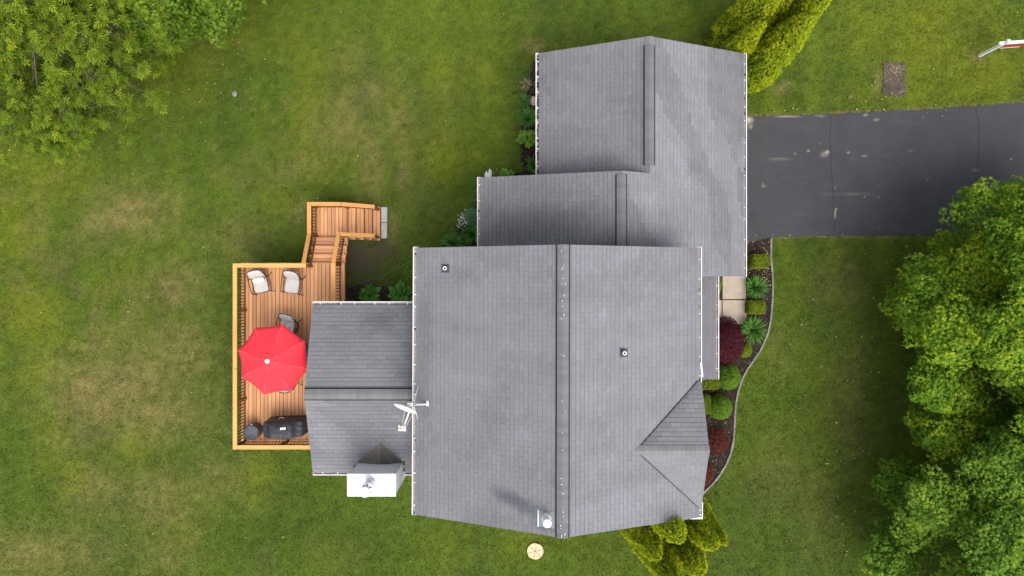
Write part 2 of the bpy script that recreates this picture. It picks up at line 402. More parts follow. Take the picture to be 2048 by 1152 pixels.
YEL = [(60, 620, 50, 70, .8), (150, 960, 40, 40, .7), (270, 885, 35, 35, .9), (80, 745, 40, 35, .7), (110, 870, 40, 60, .6), (515, 955, 35, 40, .8), (890, 310, 45, 50, .8), (830, 300, 20, 60, .5),
       (130, 340, 60, 60, .5), (40, 480, 40, 50, .6), (240, 560, 60, 40, .45), (250, 640, 60, 50, .4), (360, 1060, 40, 40, .45), (620, 200, 25, 120, .45), (600, 280, 30, 60, .4), (880, 150, 30, 80, .4),
       (1120, 90, 60, 10, .3), (1720, 60, 60, 60, .6), (1850, 60, 60, 120, .55), (1980, 150, 70, 60, .5), (1700, 190, 100, 30, .35), (800, 220, 25, 90, .4), (1440, 20, 30, 20, .3), (1370, 40, 60, 20, .3),
       (1900, 180, 60, 30, .4), (820, 560, 14, 50, .6), (1030, 1110, 40, 30, .35), (650, 1120, 60, 30, .3), (560, 400, 40, 30, .35), (1560, 40, 60, 50, .3)]
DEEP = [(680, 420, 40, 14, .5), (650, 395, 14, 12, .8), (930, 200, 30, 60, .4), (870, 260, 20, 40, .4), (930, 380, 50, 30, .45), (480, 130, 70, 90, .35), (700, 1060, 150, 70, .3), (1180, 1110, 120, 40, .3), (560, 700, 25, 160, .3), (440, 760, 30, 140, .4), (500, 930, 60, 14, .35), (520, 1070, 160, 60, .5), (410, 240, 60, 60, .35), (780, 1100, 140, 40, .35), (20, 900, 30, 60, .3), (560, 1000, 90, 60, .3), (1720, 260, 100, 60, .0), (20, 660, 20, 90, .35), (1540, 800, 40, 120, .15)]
BARE = [(715, 520, 45, 34, .9), (765, 500, 25, 25, .8), (720, 585, 60, 25, .95), (800, 590, 40, 20, .85), (1050, 190, 9, 25, .7), (1050, 315, 9, 22, .9), (940, 470, 14, 24, .7), (1958, 115, 8, 7, .6),
        (270, 425, 10, 6, .4), (235, 452, 8, 5, .5), (300, 390, 8, 6, .3), (820, 345, 5, 20, .3)]

def blobs(px, py, L, nz):
    r = np.zeros_like(px)
    for (cx, cy, rx, ry, a) in L:
        d2 = ((px-cx)/rx)**2+((py-cy)/ry)**2
        mk = d2 < 9
        if mk.any():
            r = np.where(mk, np.maximum(r, a*np.exp(-d2*(0.35+1.1*nz))), r)
    return r
def lerp3(c, d, t): return c*(1-t[:, None])+np.array(d)[None, :]*t[:, None]
def lawn_parts(x, y):
    px = 1024+x*F/H; py = 576-y*F/H
    n1 = fbm(x, y, 2.6, 1); n2 = fbm(x, y, 0.75, 2); n3 = fbm(x, y, 0.22, 3, 3); n4 = fbm(x, y, 6.0, 4, 3)
    bx = px+18*(n2-.5)*2+30*(n1-.5); by = py+18*(fbm(x, y, 0.75, 5)-.5)*2
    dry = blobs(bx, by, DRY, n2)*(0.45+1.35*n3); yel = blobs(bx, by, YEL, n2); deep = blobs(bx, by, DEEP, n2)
    left = np.clip((1100-px)/900, 0, 1)
    dry = np.clip(dry+np.clip((n1*0.6+n2*0.55-0.60)*2.4, 0, 0.38)*(0.2+0.7*left*np.clip((1000-py)/200, .35, 1)), 0, 0.92)
    yel = np.clip(yel+np.clip((n4-0.52)*2.2, 0, 0.5), 0, 0.95)
    bare = np.clip(blobs(bx, by, BARE, n3*0.8)*(0.55+1.3*n3), 0, 0.96)
    return px, py, n1, n2, n3, n4, dry, yel, deep, bare
def lawn_col(x, y):
    px, py, n1, n2, n3, n4, dry, yel, deep, bare = lawn_parts(x, y)
    c = np.tile(np.array([[0.074, 0.112, 0.0160]]), (len(x), 1))
    c = lerp3(c, (0.040, 0.076, 0.0125), np.clip((n1-0.35)*1.6, 0, 0.85))
    # mower stripes (grass leaning, swath by swath)
    ph = (px*0.985-py*0.12+22*(n1-.5))/46.0
    st = 0.5+0.5*np.sin(ph*math.pi)
    top = np.where(px > 1480, 1.35, np.clip((620-py)/300, 0.10, .65))*np.clip(0.55+(620-py)/300, .15, 1)
    c = lerp3(c, (0.108, 0.142, 0.018), np.clip((st-0.45)*0.75, 0, 1)*top)
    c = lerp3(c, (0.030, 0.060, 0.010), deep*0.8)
    c = lerp3(c, (0.128, 0.152, 0.012), yel*0.75)
    c = lerp3(c, (0.185, 0.150, 0.072), dry*0.85)
    n5 = fbm(x, y, 0.13, 5, 2)
    et = np.interp(px, [q[0]*F/H+1024 for q in DRIVE[1:10]], [576-q[1]*F/H for q in DRIVE[1:10]]); eb = np.interp(px, [1541, 1860, 2300], [475, 469, 464])
    vd = np.where(px > 1486, np.exp(-((et-py)/2.6)**2), 0)+np.where(px > 1541, np.exp(-((py-eb)/2.4)**2), 0)
    c = lerp3(c, (0.21, 0.165, 0.10), np.clip(vd*(.25+1.0*n5), 0, .85))
    c = c*(0.52+0.55*n3+0.50*n5)[:, None]*np.array([[1.0, 1.0, 0.72]])
    return c, bare, dry

gx = np.concatenate([[-600, -200, -80, -40], np.arange(-26, 26.01, 0.13), [40, 80, 200, 600]])
gy = np.concatenate([[-600, -200, -80, -35], np.arange(-18, 18.01, 0.13), [35, 80, 200, 600]])
X, Y = np.meshgrid(gx, gy); xf, yf = X.ravel(), Y.ravel()
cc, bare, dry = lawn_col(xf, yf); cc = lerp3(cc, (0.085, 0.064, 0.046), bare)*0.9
nxg, nyg = len(gx), len(gy)
ii = (np.arange(nyg-1)[:, None]*nxg+np.arange(nxg-1)[None, :]).ravel()
fq = np.stack([ii, ii+1, ii+1+nxg, ii+nxg], 1)
hgt = np.where((abs(xf) < 25) & (abs(yf) < 17), 0.02*(fbm(xf, yf, 0.5, 6)-.5), 0)
ground = link('lawn', npmesh('lawn', np.stack([xf, yf, hgt-0.012], 1), fq, col=cc), M['lawn']); tag(ground, kind='structure')

# grass blades standing on the lawn
HOUSE_FOOT = [[(-2.6, -6.75), (5.4, -6.75), (5.4, 0.95), (-2.6, 0.95)], [(-0.8, 0.9), (7.75, 0.9), (7.75, 7.85), (1.2, 7.85), (1.2, 3.4), (-0.8, 3.4)], [(-6.3, -5.85), (-2.6, -5.85), (-2.6, -0.8), (-6.3, -0.8)], [(5.3,-3.2),(7.1,-3.2),(7.1,1),(5.3,1)]]
WALKP = [gp(1395, 505), gp(1491, 545), gp(1493, 640), gp(1480, 650), gp(1395, 650)]
PADP = [gp(761, 412), gp(776, 412), gp(776, 478), gp(761, 478)]
def grass(n):
    x = RNG.uniform(-23.5, 23.5, n); y = RNG.uniform(-14.2, 14.2, n)
    ok = np.ones(n, bool)
    for pl in HOUSE_FOOT+[DRIVE, BED, SOIL, WALKP, PADP]:
        ok &= ~inpoly(x, y, pl)
    x, y = x[ok], y[ok]
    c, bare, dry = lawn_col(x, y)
    inb = inpoly(x, y, BED_GAR) | inpoly(x, y, BED_MID) | inpoly(x, y, BED_SUN) | inpoly(x, y, BED_ARB)
    u = RNG.random(len(x)); keep = u > np.where(inb, np.clip(bare*1.1+0.45, 0, .97), bare)
    x, y, c, dry = x[keep], y[keep], c[keep], dry[keep]; m = len(x)
    c = c*RNG.uniform(0.60, 1.55, m)[:, None]
    sw = RNG.random(m) < 0.05+0.22*dry; c[sw] = np.array([0.24, 0.20, 0.10])*RNG.uniform(0.6, 1.2, sw.sum())[:, None]
    an = RNG.uniform(0, 2*math.pi, m); L = RNG.uniform(0.045, 0.085, m); lean = RNG.uniform(0.35, 1.15, m); wd = RNG.uniform(0.008, 0.017, m)
    dx, dy = np.cos(an), np.sin(an)
    b0 = np.stack([x-dy*wd, y+dx*wd, np.full(m, -0.015)], 1); b1 = np.stack([x+dy*wd, y-dx*wd, np.full(m, -0.015)], 1)
    tp = np.stack([x+dx*L*np.sin(lean), y+dy*L*np.sin(lean), L*np.cos(lean)], 1)
    V = np.stack([b0, b1, tp], 1).reshape(-1, 3); Fc = np.arange(3*m).reshape(-1, 3)
    return npmesh('grass', V, Fc, col=np.repeat(c, 3, 0))
g = link('grass', grass(570000), M['grass']); tag(g, 'mown green lawn grass with dry straw coloured patches', 'grass', kind='stuff')

# driveway ---------------------------------------------------------
def fillgrid(poly, step, z, colf, name, mat, hz=0.0, edgej=0.03, seed=0):
    """ragged-edged sheet inside a polygon"""
    xs = [p[0] for p in poly]; ys = [p[1] for p in poly]
    ax = np.arange(min(xs)-step, max(xs)+2*step, step); ay = np.arange(min(ys)-step, max(ys)+2*step, step)
    X, Y = np.meshgrid(ax, ay); x, y = X.ravel(), Y.ravel()
    jx = x+edgej*2*(fbm(x, y, 0.12, seed, 2)-.5); jy = y+edgej*2*(fbm(x, y, 0.12, seed+3, 2)-.5)
    nx_, ny_ = len(ax), len(ay)
    ii = (np.arange(ny_-1)[:, None]*nx_+np.arange(nx_-1)[None, :]).ravel()
    q = np.stack([ii, ii+1, ii+1+nx_, ii+nx_], 1)
    cx = jx[q].mean(1); cy = jy[q].mean(1)
    q = q[inpoly(cx, cy, poly)]
    used = np.unique(q); remap = -np.ones(len(x), int); remap[used] = np.arange(len(used)); q = remap[q]
    x, y = x[used], y[used]; zz = z+hz*(fbm(x, y, 0.3, seed+1)-.3)
    me = npmesh(name, np.stack([x, y, zz], 1), q, col=colf(x, y))
    return link(name, me, mat)
SPOT = [(1653, 305, 6, 5, .9), (1648, 309, 9, 7, .35), (1616, 303, 4, 3, .6), (1590, 306, 2, 2, .5), (1697, 306, 4, 2.5, .5), (1728, 312, 8, 3, .35), (1752, 240, 8, 4, .4), (1730, 230, 6, 3, .6), (1497, 240, 11, 9, .95), (1500, 252, 6, 8, .5),
        (1575, 233, 30, 2, .6), (1640, 232, 14, 2, .35), (1526, 372, 5, 4, .4), (1524, 366, 3, 2, .4), (1671, 428, 2, 12, .6), (1672, 418, 3, 3, .6), (1670, 375, 2, 2, .5), (1728, 394, 2, 2, .6), (1756, 394, 2, 2, .6), (1855, 358, 3, 2, .4), (1820, 302, 8, 2, .25),
        (1560, 318, 30, 3, .18), (1700, 388, 60, 4, .12), (1950, 340, 10, 4, .18), (1495, 488, 12, 4, .5), (1520, 482, 16, 3, .45)]
def asph(x, y):
    px = 1024+x*F/H; py = 576-y*F/H
    n1 = fbm(x, y, 1.5, 2); n2 = fbm(x, y, 0.35, 4)
    v = 0.054*(0.78+0.35*n1+0.2*n2)
    c = np.stack([v*1.0, v*0.995, v*1.075], 1)
    s = np.zeros_like(px)
    for (cx, cy, rx, ry, a) in SPOT:
        d2 = ((px-cx+5*(n2-.5))/(rx*.75))**2+((py-cy+4*(fbm(x, y, .2, 6)-.5))/(ry*.75))**2; s = np.maximum(s, a*np.exp(-d2**1.6)*(0.2+1.3*n2))
    sx = np.clip((fbm(px*0.02, py*0.16, 1.0, 3)-0.62)*.6, 0, 0.05)
    c = lerp3(c, (0.17, 0.16, 0.155), sx); c = lerp3(c, (0.50, 0.44, 0.34), np.clip(s, 0, .95))
    return c
drive = fillgrid(DRIVE, 0.05, 0.018, asph, 'driveway', M['asphalt'], 0.0, 0.035, 1); tag(drive, kind='structure')
def ribbon(pts, wd, z, seed):
    mb = MB(); L, Rr = [], []; rr = random.Random(seed); pp = []
    for i in range(len(pts)-1):
        a, b = Vector((*pts[i], 0)), Vector((*pts[i+1], 0)); k = max(2, int((b-a).length/0.06))
        for j in range(k): pp.append(a.lerp(b, j/k))
    off = 0
    for i, p in enumerate(pp):
        d = (pp[min(i+1, len(pp)-1)]-pp[max(0, i-1)]).normalized(); nrm = Vector((-d.y, d.x, 0)); off = off*0.85+rr.uniform(-0.012, 0.012)
        h_ = wd*rr.uniform(0.35, 1.0)/2; c = p+nrm*off; L.append(c+nrm*h_); Rr.append(c-nrm*h_)
    for i in range(len(L)-1):
        mb.poly([(Rr[i].x, Rr[i].y, z), (Rr[i+1].x, Rr[i+1].y, z), (L[i+1].x, L[i+1].y, z), (L[i].x, L[i].y, z)])
    return mb
for s_, pts in ((1, [gp(1661, 230), gp(1660, 290), gp(1662, 340), gp(1665, 385), gp(1668, 430), gp(1671, 470)]), (2, [gp(1949, 215), gp(1957, 245), gp(1956, 300), gp(1951, 345), gp(1949, 400), gp(1951, 460)])):
    ribbon(pts, 0.020, 0.022, s_).build('crack', M['black'], drive)

# mulch and soil ---------------------------------------------------
def mulchc(x, y):
    n = fbm(x, y, 0.25, 3); v = (0.4+1.1*n)[:, None]; return np.array([[0.040, 0.030, 0.026]])*v
def soilc(x, y):
    n = fbm(x, y, 0.2, 5); n2 = fbm(x, y, 0.6, 2); v = (0.5+0.9*n)[:, None]
    return lerp3(np.array([[0.078, 0.062, 0.052]])*v, (0.15, 0.125, 0.085), np.clip((n2-.5)*2, 0, .6))
bed = fillgrid(BED, 0.06, 0.022, mulchc, 'mulch_bed', M['soil'], 0.05, 0.01, 2); tag(bed, kind='structure')
for pl, nm in ((BED_GAR, 'garden_soil'), (BED_MID, 'garden_soil'), (BED_SUN, 'garden_soil'), (BED_ARB, 'garden_soil')):
    tag(fillgrid(pl, 0.06, 0.000, (lambda x, y: lerp3(mulchc(x, y)*1.25, (0.06, 0.075, 0.02), np.clip((fbm(x, y, 0.5, 7)-.45)*2.2, 0, .8))) if pl is BED_SUN else mulchc, nm, M['soil'], 0.03, 0.12, 4), kind='structure')
sp = fillgrid(SOIL, 0.035, 0.012, soilc, 'bare_soil', M['soil'], 0.03, 0.04, 5); tag(sp, kind='structure')

def chips(n, polys, name, z, pale=0.08, seed=3):
    r = np.random.default_rng(seed); out = []
    tv = np.array([[-.5, -1, 0], [.5, -.8, 0.1], [.4, 1, 0.05], [-.5, .8, 0]]); tf = np.array([[0, 1, 2], [0, 2, 3]])
    for pl, k in polys:
        xs = [p[0] for p in pl]; ys = [p[1] for p in pl]; m = int(n*k)
        x = r.uniform(min(xs), max(xs), m); y = r.uniform(min(ys), max(ys), m); ok = inpoly(x, y, pl) & ~inpoly(x, y, WALKP); x, y = x[ok], y[ok]; m = len(x)
        an = r.uniform(0, 6.28, m); f = np.stack([np.cos(an), np.sin(an), r.normal(0, .15, m)], 1); nr = np.stack([r.normal(0, .35, m), r.normal(0, .35, m), np.ones(m)], 1)
        t = r.beta(1.6, 3, m)*0.75; pl_ = r.random(m) < pale; t[pl_] = r.uniform(0.75, 1.0, pl_.sum())
        out.append(scatter(tv, tf, np.stack([x, y, np.full(m, z)+r.uniform(0, .02, m)], 1), nr, f, r.uniform(0.012, 0.03, m), t))
    v, f, t = join(out); return link(name, npmesh(name, v, f, t), M['chip'])
tag(chips(34000, [(BED, 1.0), (BED_GAR, .22), (BED_MID, .14), (BED_SUN, .12), (BED_ARB, .2)], 'bark_mulch', 0.05), 'dark brown shredded bark mulch covering the garden beds', 'mulch', kind='stuff')

# straw roots on the bare soil
def straw():
    mb = MB(); rr = random.Random(4)
    for i in range(70):
        p = P(rr.gauss(1789, 9), rr.gauss(142, 7) if i < 55 else rr.gauss(188, 2), 0.03); a = rr.uniform(0, 6.28); L = rr.uniform(.08, .35)
        q = p+Vector((math.cos(a), math.sin(a), 0))*L; mid = p.lerp(q, .5)+Vector((rr.uniform(-.05, .05), rr.uniform(-.05, .05), .03))
        mb.tube([p, mid, q], 0.006, 4, rr.random())
    return mb
tag(straw().build('dead_roots', M['straw']), 'pale dead roots and straw lying on bare soil rectangle', 'roots', kind='stuff')

# walkway slabs and stair pads -------------------------------------
def slab(name, pts, z0, z1, mat, parent=None, chamf=0.012):
    mb = MB(); n = len(pts); c = Vector((sum(p[0] for p in pts)/n, sum(p[1] for p in pts)/n, 0))
    top = [c+(Vector((p[0], p[1], 0))-c)*(1-chamf/ max(0.2, (Vector((p[0], p[1], 0))-c).length)) for p in pts]
    b = len(mb.v)
    ring = [[(p[0], p[1], z0) for p in pts], [(p[0], p[1], z1-chamf) for p in pts], [(t.x, t.y, z1) for t in top]]
    for r_ in ring: mb.v += r_; mb.t += [.5]*n
    for k in range(2):
        for i in range(n):
            j = (i+1) % n; mb.f.append((b+k*n+i, b+k*n+j, b+(k+1)*n+j, b+(k+1)*n+i))
    mb.f.append(tuple(b+2*n+i for i in range(n)))
    return mb.build(name, mat, parent)
wk = empty('walkway', (*gp(1465, 600), 0)); tag(wk, kind='structure')
slab('paving_slab', [gp(1444, 598), gp(1491, 598), gp(1490, 520), gp(1444, 520)], -0.05, 0.07, M['walk'], wk)
slab('paving_slab', [gp(1444, 646), gp(1481, 649), gp(1488, 645), gp(1493, 636), gp(1491.5, 600), gp(1444, 600)], -0.05, 0.068, M['walk'], wk)
slab('paving_slab', [gp(1400, 646), gp(1442.5, 646), gp(1442.5, 600), gp(1400, 600)], -0.05, 0.066, M['walk'], wk)
pads = []
for (y0, y1, wd) in ((414.5, 444.8, 774.5), (445.8, 477, 774.2)):
    o = slab('paving_slab', [gp(762, y1), gp(wd, y1), gp(wd+0.4, y0), gp(762, y0)], -0.03, 0.05, M['concrete'])
    tag(o, 'grey concrete paver at the foot of the deck stairs', 'paver', 'pavers at the stair foot')

# bed edging kerb blocks --------------------------------------------
kp = [Vector((*gp(*q), 0)) for q in ((1541, 477), (1541, 500), (1541, 521), (1543.5, 545), (1544.5, 570), (1544, 595), (1542, 620), (1540, 641), (1536, 662), (1527.5, 684), (1518, 704), (1506, 721), (1494, 738), (1484, 757), (1476, 779), (1471, 804), (1469, 830), (1468, 856), (1466, 881), (1461, 905), (1451, 929), (1440, 947), (1428, 963), (1416, 975), (1403, 987))]
kerb = empty('bed_edging', kp[0], 'low grey concrete edging curving round the front mulch bed', 'edging')
for i in range(len(kp)-1):
    a, b = kp[i], kp[i+1]; d = (b-a).normalized(); a2 = a+d*0.008; b2 = b-d*0.008
    wd = 0.075+0.02*random.random(); h_ = 0.08+0.02*random.random()
    mb = MB(); s_ = Vector((-d.y, d.x, 0))*(wd/2); t_ = s_*0.8
    mb.hexa([a2+s_*-1+Vector((0,0,-.03)), b2-s_+Vector((0,0,-.03)), b2+s_+Vector((0,0,-.03)), a2+s_+Vector((0,0,-.03)), a2-t_+Vector((0,0,h_)), b2-t_+Vector((0,0,h_)), b2+t_+Vector((0,0,h_)), a2+t_+Vector((0,0,h_))])
    mb.build('edging_block', M['kerb'], kerb)

# ================================================================== HOUSE
house = empty('house', (1.4, -3.0, 0), 'grey shingled two storey house with attached garage and white gutters', 'house')

def clip_poly(poly, clip):
    """Sutherland-Hodgman, clip convex CCW"""
    out = poly
    for i in range(len(clip)):
        a, b = clip[i], clip[(i+1) % len(clip)]; inp = out; out = []
        if not inp: return []
        side = lambda p: (b[0]-a[0])*(p[1]-a[1])-(b[1]-a[1])*(p[0]-a[0])
        for j in range(len(inp)):
            p, q = inp[j], inp[(j+1) % len(inp)]; sp_, sq = side(p), side(q)
            if sp_ >= 0: out.append(p)
            if (sp_ >= 0) != (sq >= 0):
                t = sp_/(sp_-sq); out.append((p[0]+t*(q[0]-p[0]), p[1]+t*(q[1]-p[1])))
    return out

EXPO, TABW = 0.143, 0.305
class Slope:
    """one roof plane: e0->e1 eave, r0->r1 ridge (looking up the slope, e0 on the left)"""
    def __init__(s, e0, e1, r0, r1):
        s.e0, s.e1, s.r0, s.r1 = map(Vector, (e0, e1, r0, r1))
        s.W = (s.e1-s.e0).length; s.L = ((s.r0+s.r1)/2-(s.e0+s.e1)/2).length
        s.n = (s.e1-s.e0).cross(s.r0-s.e0).normalized()
        if s.n.z < 0: s.n = -s.n
        s.u = (s.e1-s.e0).normalized(); s.v = s.n.cross(s.u).normalized()
    def pt(s, U, V, h=0.0):
        a = U/s.W; t = V/s.L
        return s.e0.lerp(s.e1, a).lerp(s.r0.lerp(s.r1, a), t)+s.n*h
    def uv(s, p): d = Vector(p)-s.e0; return (d.dot(s.u), d.dot(s.v))

def shingles(sl, clips=None, skip=None, tonef=None, seed=0, over=0.02, shadow_gap=0.0085):
    """list of (polygon3d top, tone); clips: convex uv polygons (CCW)"""
    rr = random.Random(seed); res = []
    if clips is None: clips = [[(-over, -over), (sl.W+over, -over), (sl.W+over, sl.L), (-over, sl.L)]]
    vmax = max(p[1] for c in clips for p in c); umin = min(p[0] for c in clips for p in c); umax = max(p[0] for c in clips for p in c); vmin = min(p[1] for c in clips for p in c)
    i = 0; V = vmin
    drift = 0.0
    while V < vmax-0.01:
        off = (i % 6)*0.1525+rr.uniform(-0.012, 0.012); U = umin-TABW*2+off % (TABW*2)-TABW*0.0
        j = 0
        while U < umax:
            wd = TABW+rr.uniform(-0.004, 0.004); g_ = 0.0022
            rect = [(U+g_, V), (U+wd-g_, V), (U+wd-g_, V+EXPO-shadow_gap), (U+g_, V+EXPO-shadow_gap)]  # bares dark underlay between courses, standing in for the butts' shadow line
            cu, cv = U+wd/2, V+EXPO/2
            if not (skip and skip(cu, cv)):
                for c in clips:
                    pl = clip_poly(rect, c)
                    if len(pl) >= 3:
                        tn = tonef(cu, cv, i, j, rr) if tonef else 0.6+rr.uniform(-.08, .08)
                        but = 0.012+rr.uniform(-.0015, .002)
                        top = [(u_, v_, but-(v_-V)/EXPO*0.010) for u_, v_ in pl]
                        res.append((cu, cv, top, tn))
            U += wd; j += 1
        V += EXPO; i += 1
    return res
def emit(mb, sl, top, tn):
    n = len(top); b = len(mb.v)
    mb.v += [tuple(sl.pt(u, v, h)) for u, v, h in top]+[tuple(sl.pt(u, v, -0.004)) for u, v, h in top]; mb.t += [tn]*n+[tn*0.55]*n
    mb.f.append(tuple(b+i for i in range(n)))
    for i in range(n):
        j = (i+1) % n; mb.f.append((b+i, b+n+i, b+n+j, b+j))

def deck_slab(mb, pts, n, th=0.13):
    """roof sheathing: polygon extruded downwards"""
    k = len(pts); b = len(mb.v); pts = [Vector(p) for p in pts]
    mb.v += [tuple(p-n*0.003) for p in pts]+[tuple(p-Vector((0, 0, th))) for p in pts]; mb.t += [.3]*(2*k)
    mb.f.append(tuple(b+i for i in range(k))); mb.f.append(tuple(b+k+i for i in range(k))[::-1])
    for i in range(k):
        j = (i+1) % k; mb.f.append((b+i, b+k+i, b+k+j, b+j))

# --- surveyed heights
ZM, ZR = 5.50, 7.28          # main eave / ridge
mE = {'tl': P(834.5, 497, ZM), 'bl': P(832, 1028, ZM), 'tr': P(1395.5, 497, ZM), 'br': P(1397.5, 1034, ZM)}
mR = {'t': P(1126.5, 490.5, ZR), 'b': P(1125, 1074.5, ZR)}
roofparts = {}
def roof_part(name, quads, kids):
    mb = MB()
    for pts, n in quads: deck_slab(mb, pts, n)
    o = mb.build(name, M['underlay'], house); roofparts[name] = o; return o

def tone_base(seed, base=0.55, amp=0.10, patch=0.12, diag=0.55, mark=None, psc=1.7):
    def f(u, v, i, j, rr):
        uu = round((u+v*diag)/0.305)*0.305
        n = float(vnoise(uu, v*0.8, psc, seed)); n2 = float(vnoise(uu, v, 0.6, seed+1)); n3 = float(vnoise(u, v, 3.0, seed+2))
        t = base+patch*((.3 if n > 0.60 else (-1 if n < 0.38 else 0)))*1.0+0.10*(n2-.5)+0.16*(n3-.5)+rr.gauss(0, amp*0.33)
        if rr.random() < 0.012: t -= 0.06
        if mark: t += mark(u, v)  # stains; for the wing, wall shade put into the tone
        return min(1, max(0.03, t))
    return f

# main roof -----------------------------------------------------------
sML = Slope(mE['tl'], mE['bl'], mR['t'], mR['b']); sMR = Slope(mE['br'], mE['tr'], mR['b'], mR['t'])
main_roof = roof_part('main_roof', [([sML.e0, sML.e1, sML.r1, sML.r0], sML.n), ([sMR.e0, sMR.e1, sMR.r1, sMR.r0], sMR.n)], None)
fl = P(1070, 1012, 6.9); fu, fv = sML.uv(fl)
def stain_main(u, v):
    t = 0
    # soot/runoff stain below the flue
    dv = (v-fv)/1.0; du = (u-fu)
    for (cu, cv, ru, rv, a) in ((fu-.1, fv+.25, .28, .3, .06),):
        t += 1.25*a*math.exp(-((u-cu)/ru)**2-((v-cv)/rv)**2)*(0.6+0.8*float(vnoise(u, v, .3, 2)))
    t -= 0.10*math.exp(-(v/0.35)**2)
    return t
tri_d = []
dR0 = P(1272, 898, 6.36)
dTip = P(1416, 904, 6.36); dTip.y = dR0.y = (dTip.y+dR0.y)/2
dA = P(1401, 762, ZM); dB = P(1403, 1013, ZM); dA.x = dB.x = dTip.x = 5.83
yc = dR0.y
def skip_mr(u, v):
    p = sMR.pt(u, v)
    if p.x < dR0.x+0.25: return False
    k = (p.x-dR0.x)/(5.83-dR0.x)*2.0
    return abs(p.y-yc) < k-0.35
all_main = []
for s_, sk, sd_, tf in ((sML, None, 11, tone_base(1, .56, .10, .05, .55, stain_main)), (sMR, skip_mr, 12, tone_base(3, .64, .11, .06, .55, lambda u, v: -0.10*math.exp(-(v/0.30)**2)))):  # left slope toned below the right: slope shading put into colour
    for it in shingles(s_, None, sk, tf, sd_, shadow_gap=.0085 if s_ is sML else .0135): all_main.append((s_, it))
all_main.sort(key=lambda a: -a[0].pt(a[1][0], a[1][1]).z)
single = [a for a in all_main if len(a[1][2]) == 4][:300]; sid = set(id(a) for a in single)
for a in single:
    mb = MB(); emit(mb, a[0], a[1][2], a[1][3]); mb.build('shingle', M['shingle'], main_roof)
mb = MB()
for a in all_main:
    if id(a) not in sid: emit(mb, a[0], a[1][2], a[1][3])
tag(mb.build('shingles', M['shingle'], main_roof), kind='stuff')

# dormer / front cross gable -------------------------------------------
sDa = Slope((5.83, dA.y, ZM+0.03), (2.6, dA.y, ZM+0.03), (5.83, yc, 6.375), (2.6, yc, 6.375))     # upper (north) side
sDb = Slope((2.6, dB.y, ZM+0.03), (5.83, dB.y, ZM+0.03), (2.6, yc, 6.375), (5.83, yc, 6.375))     # lower side
back = Vector((dR0.x, yc, 6.375))
ta = [sDa.uv(Vector((5.85, dA.y, ZM+.03))), sDa.uv(Vector((5.72, dA.y, ZM+.03))), sDa.uv(back), sDa.uv(Vector((5.85, yc, 6.375)))]
tb = [sDb.uv(Vector((5.72, dB.y, ZM+.03))), sDb.uv(Vector((5.85, dB.y, ZM+.03))), sDb.uv(Vector((5.85, yc, 6.375))), sDb.uv(back)]
front_gable = roof_part('front_gable_roof', [([(5.83, dA.y, ZM+.03), (5.73, dA.y, ZM+.03), back, (5.83, yc, 6.375)], sDa.n), ([(5.73, dB.y, ZM+.03), (5.83, dB.y, ZM+.03), (5.83, yc, 6.375), back], sDb.n)], None)
mb = MB()
def st_d(u, v):
    p = sDa.pt(u, v); dv = (p.x-dR0.x)/(5.73-dR0.x)*(dA.y-yc)-(p.y-yc)
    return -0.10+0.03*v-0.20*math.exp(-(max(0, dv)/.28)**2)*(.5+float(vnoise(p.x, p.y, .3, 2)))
for s_, c, sd_, st in ((sDa, ta, 21, st_d), (sDb, tb, 22, None)):
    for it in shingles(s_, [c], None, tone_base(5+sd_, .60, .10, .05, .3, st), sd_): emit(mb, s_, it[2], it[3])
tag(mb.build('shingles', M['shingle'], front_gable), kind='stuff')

for e_ in ((5.73, dA.y), (5.73, dB.y)):
    a_ = Vector((e_[0], e_[1], ZM+.052)); b_ = back+Vector((0, 0, .02)); mb = MB(); mb.bar(a_, b_, .022, .012); mb.build('valley_flashing', M['underlay'], house)
# garage + connecting wing ----------------------------------------------
ZG = 2.90; xGR = 8.03; pG = 0.45
xGl = P(1079, 105, ZG).x; yGt = 8.13; xGrg = 4.45; zGrg = ZG+pG*(xGR-xGrg)
xMr = 3.47; zMr = ZG+pG*(xGR-xMr); yMt = 3.70
xMl = P(962, 356, 3.64).x; zMl = 3.64; yMb = 0.70; yGb = 0.42
sGL = Slope((xGl, yGt, ZG+.02), (xGl, 3.2, ZG+.02), (xGrg, yGt, zGrg), (xGrg, 3.2, zGrg))
sGR = Slope((xGR, yGb, ZG), (xGR, yGt, ZG), (xMr, yGb, zMr), (xMr, yGt, zMr))
sWL = Slope((xMl, yMt, zMl), (xMl, yMb, zMl), (xMr, yMt, zMr), (xMr, yMb, zMr))
garage_roof = roof_part('garage_roof', [([sGL.e0, sGL.e1, sGL.r1, sGL.r0], sGL.n),
    ([(xGR, yMt, ZG), (xGR, yGt, ZG), (xGrg, yGt, zGrg), (xGrg, yMt, zGrg)], sGR.n)], None)
wing_roof = roof_part('wing_roof', [([sWL.e0, sWL.e1, sWL.r1, sWL.r0], sWL.n), ([(xGR, yMb, ZG), (xGR, yMt, ZG), (xMr, yMt, zMr), (xMr, yMb, zMr)], sGR.n),
    ([(xGR, yGb, ZG), (xGR, yMb, ZG), (5.6, yMb, ZG+pG*(xGR-5.6)), (5.6, yGb, ZG+pG*(xGR-5.6))], sGR.n)], None)
def st_g(u, v):
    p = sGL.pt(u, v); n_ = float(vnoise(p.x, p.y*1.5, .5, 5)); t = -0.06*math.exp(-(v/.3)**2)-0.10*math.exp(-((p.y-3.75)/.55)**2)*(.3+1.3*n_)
    t -= .07*math.exp(-((p.y-5.2)/.9)**2-((p.x-1.7)/1.0)**2)*n_*1.5
    return t
mb = MB()
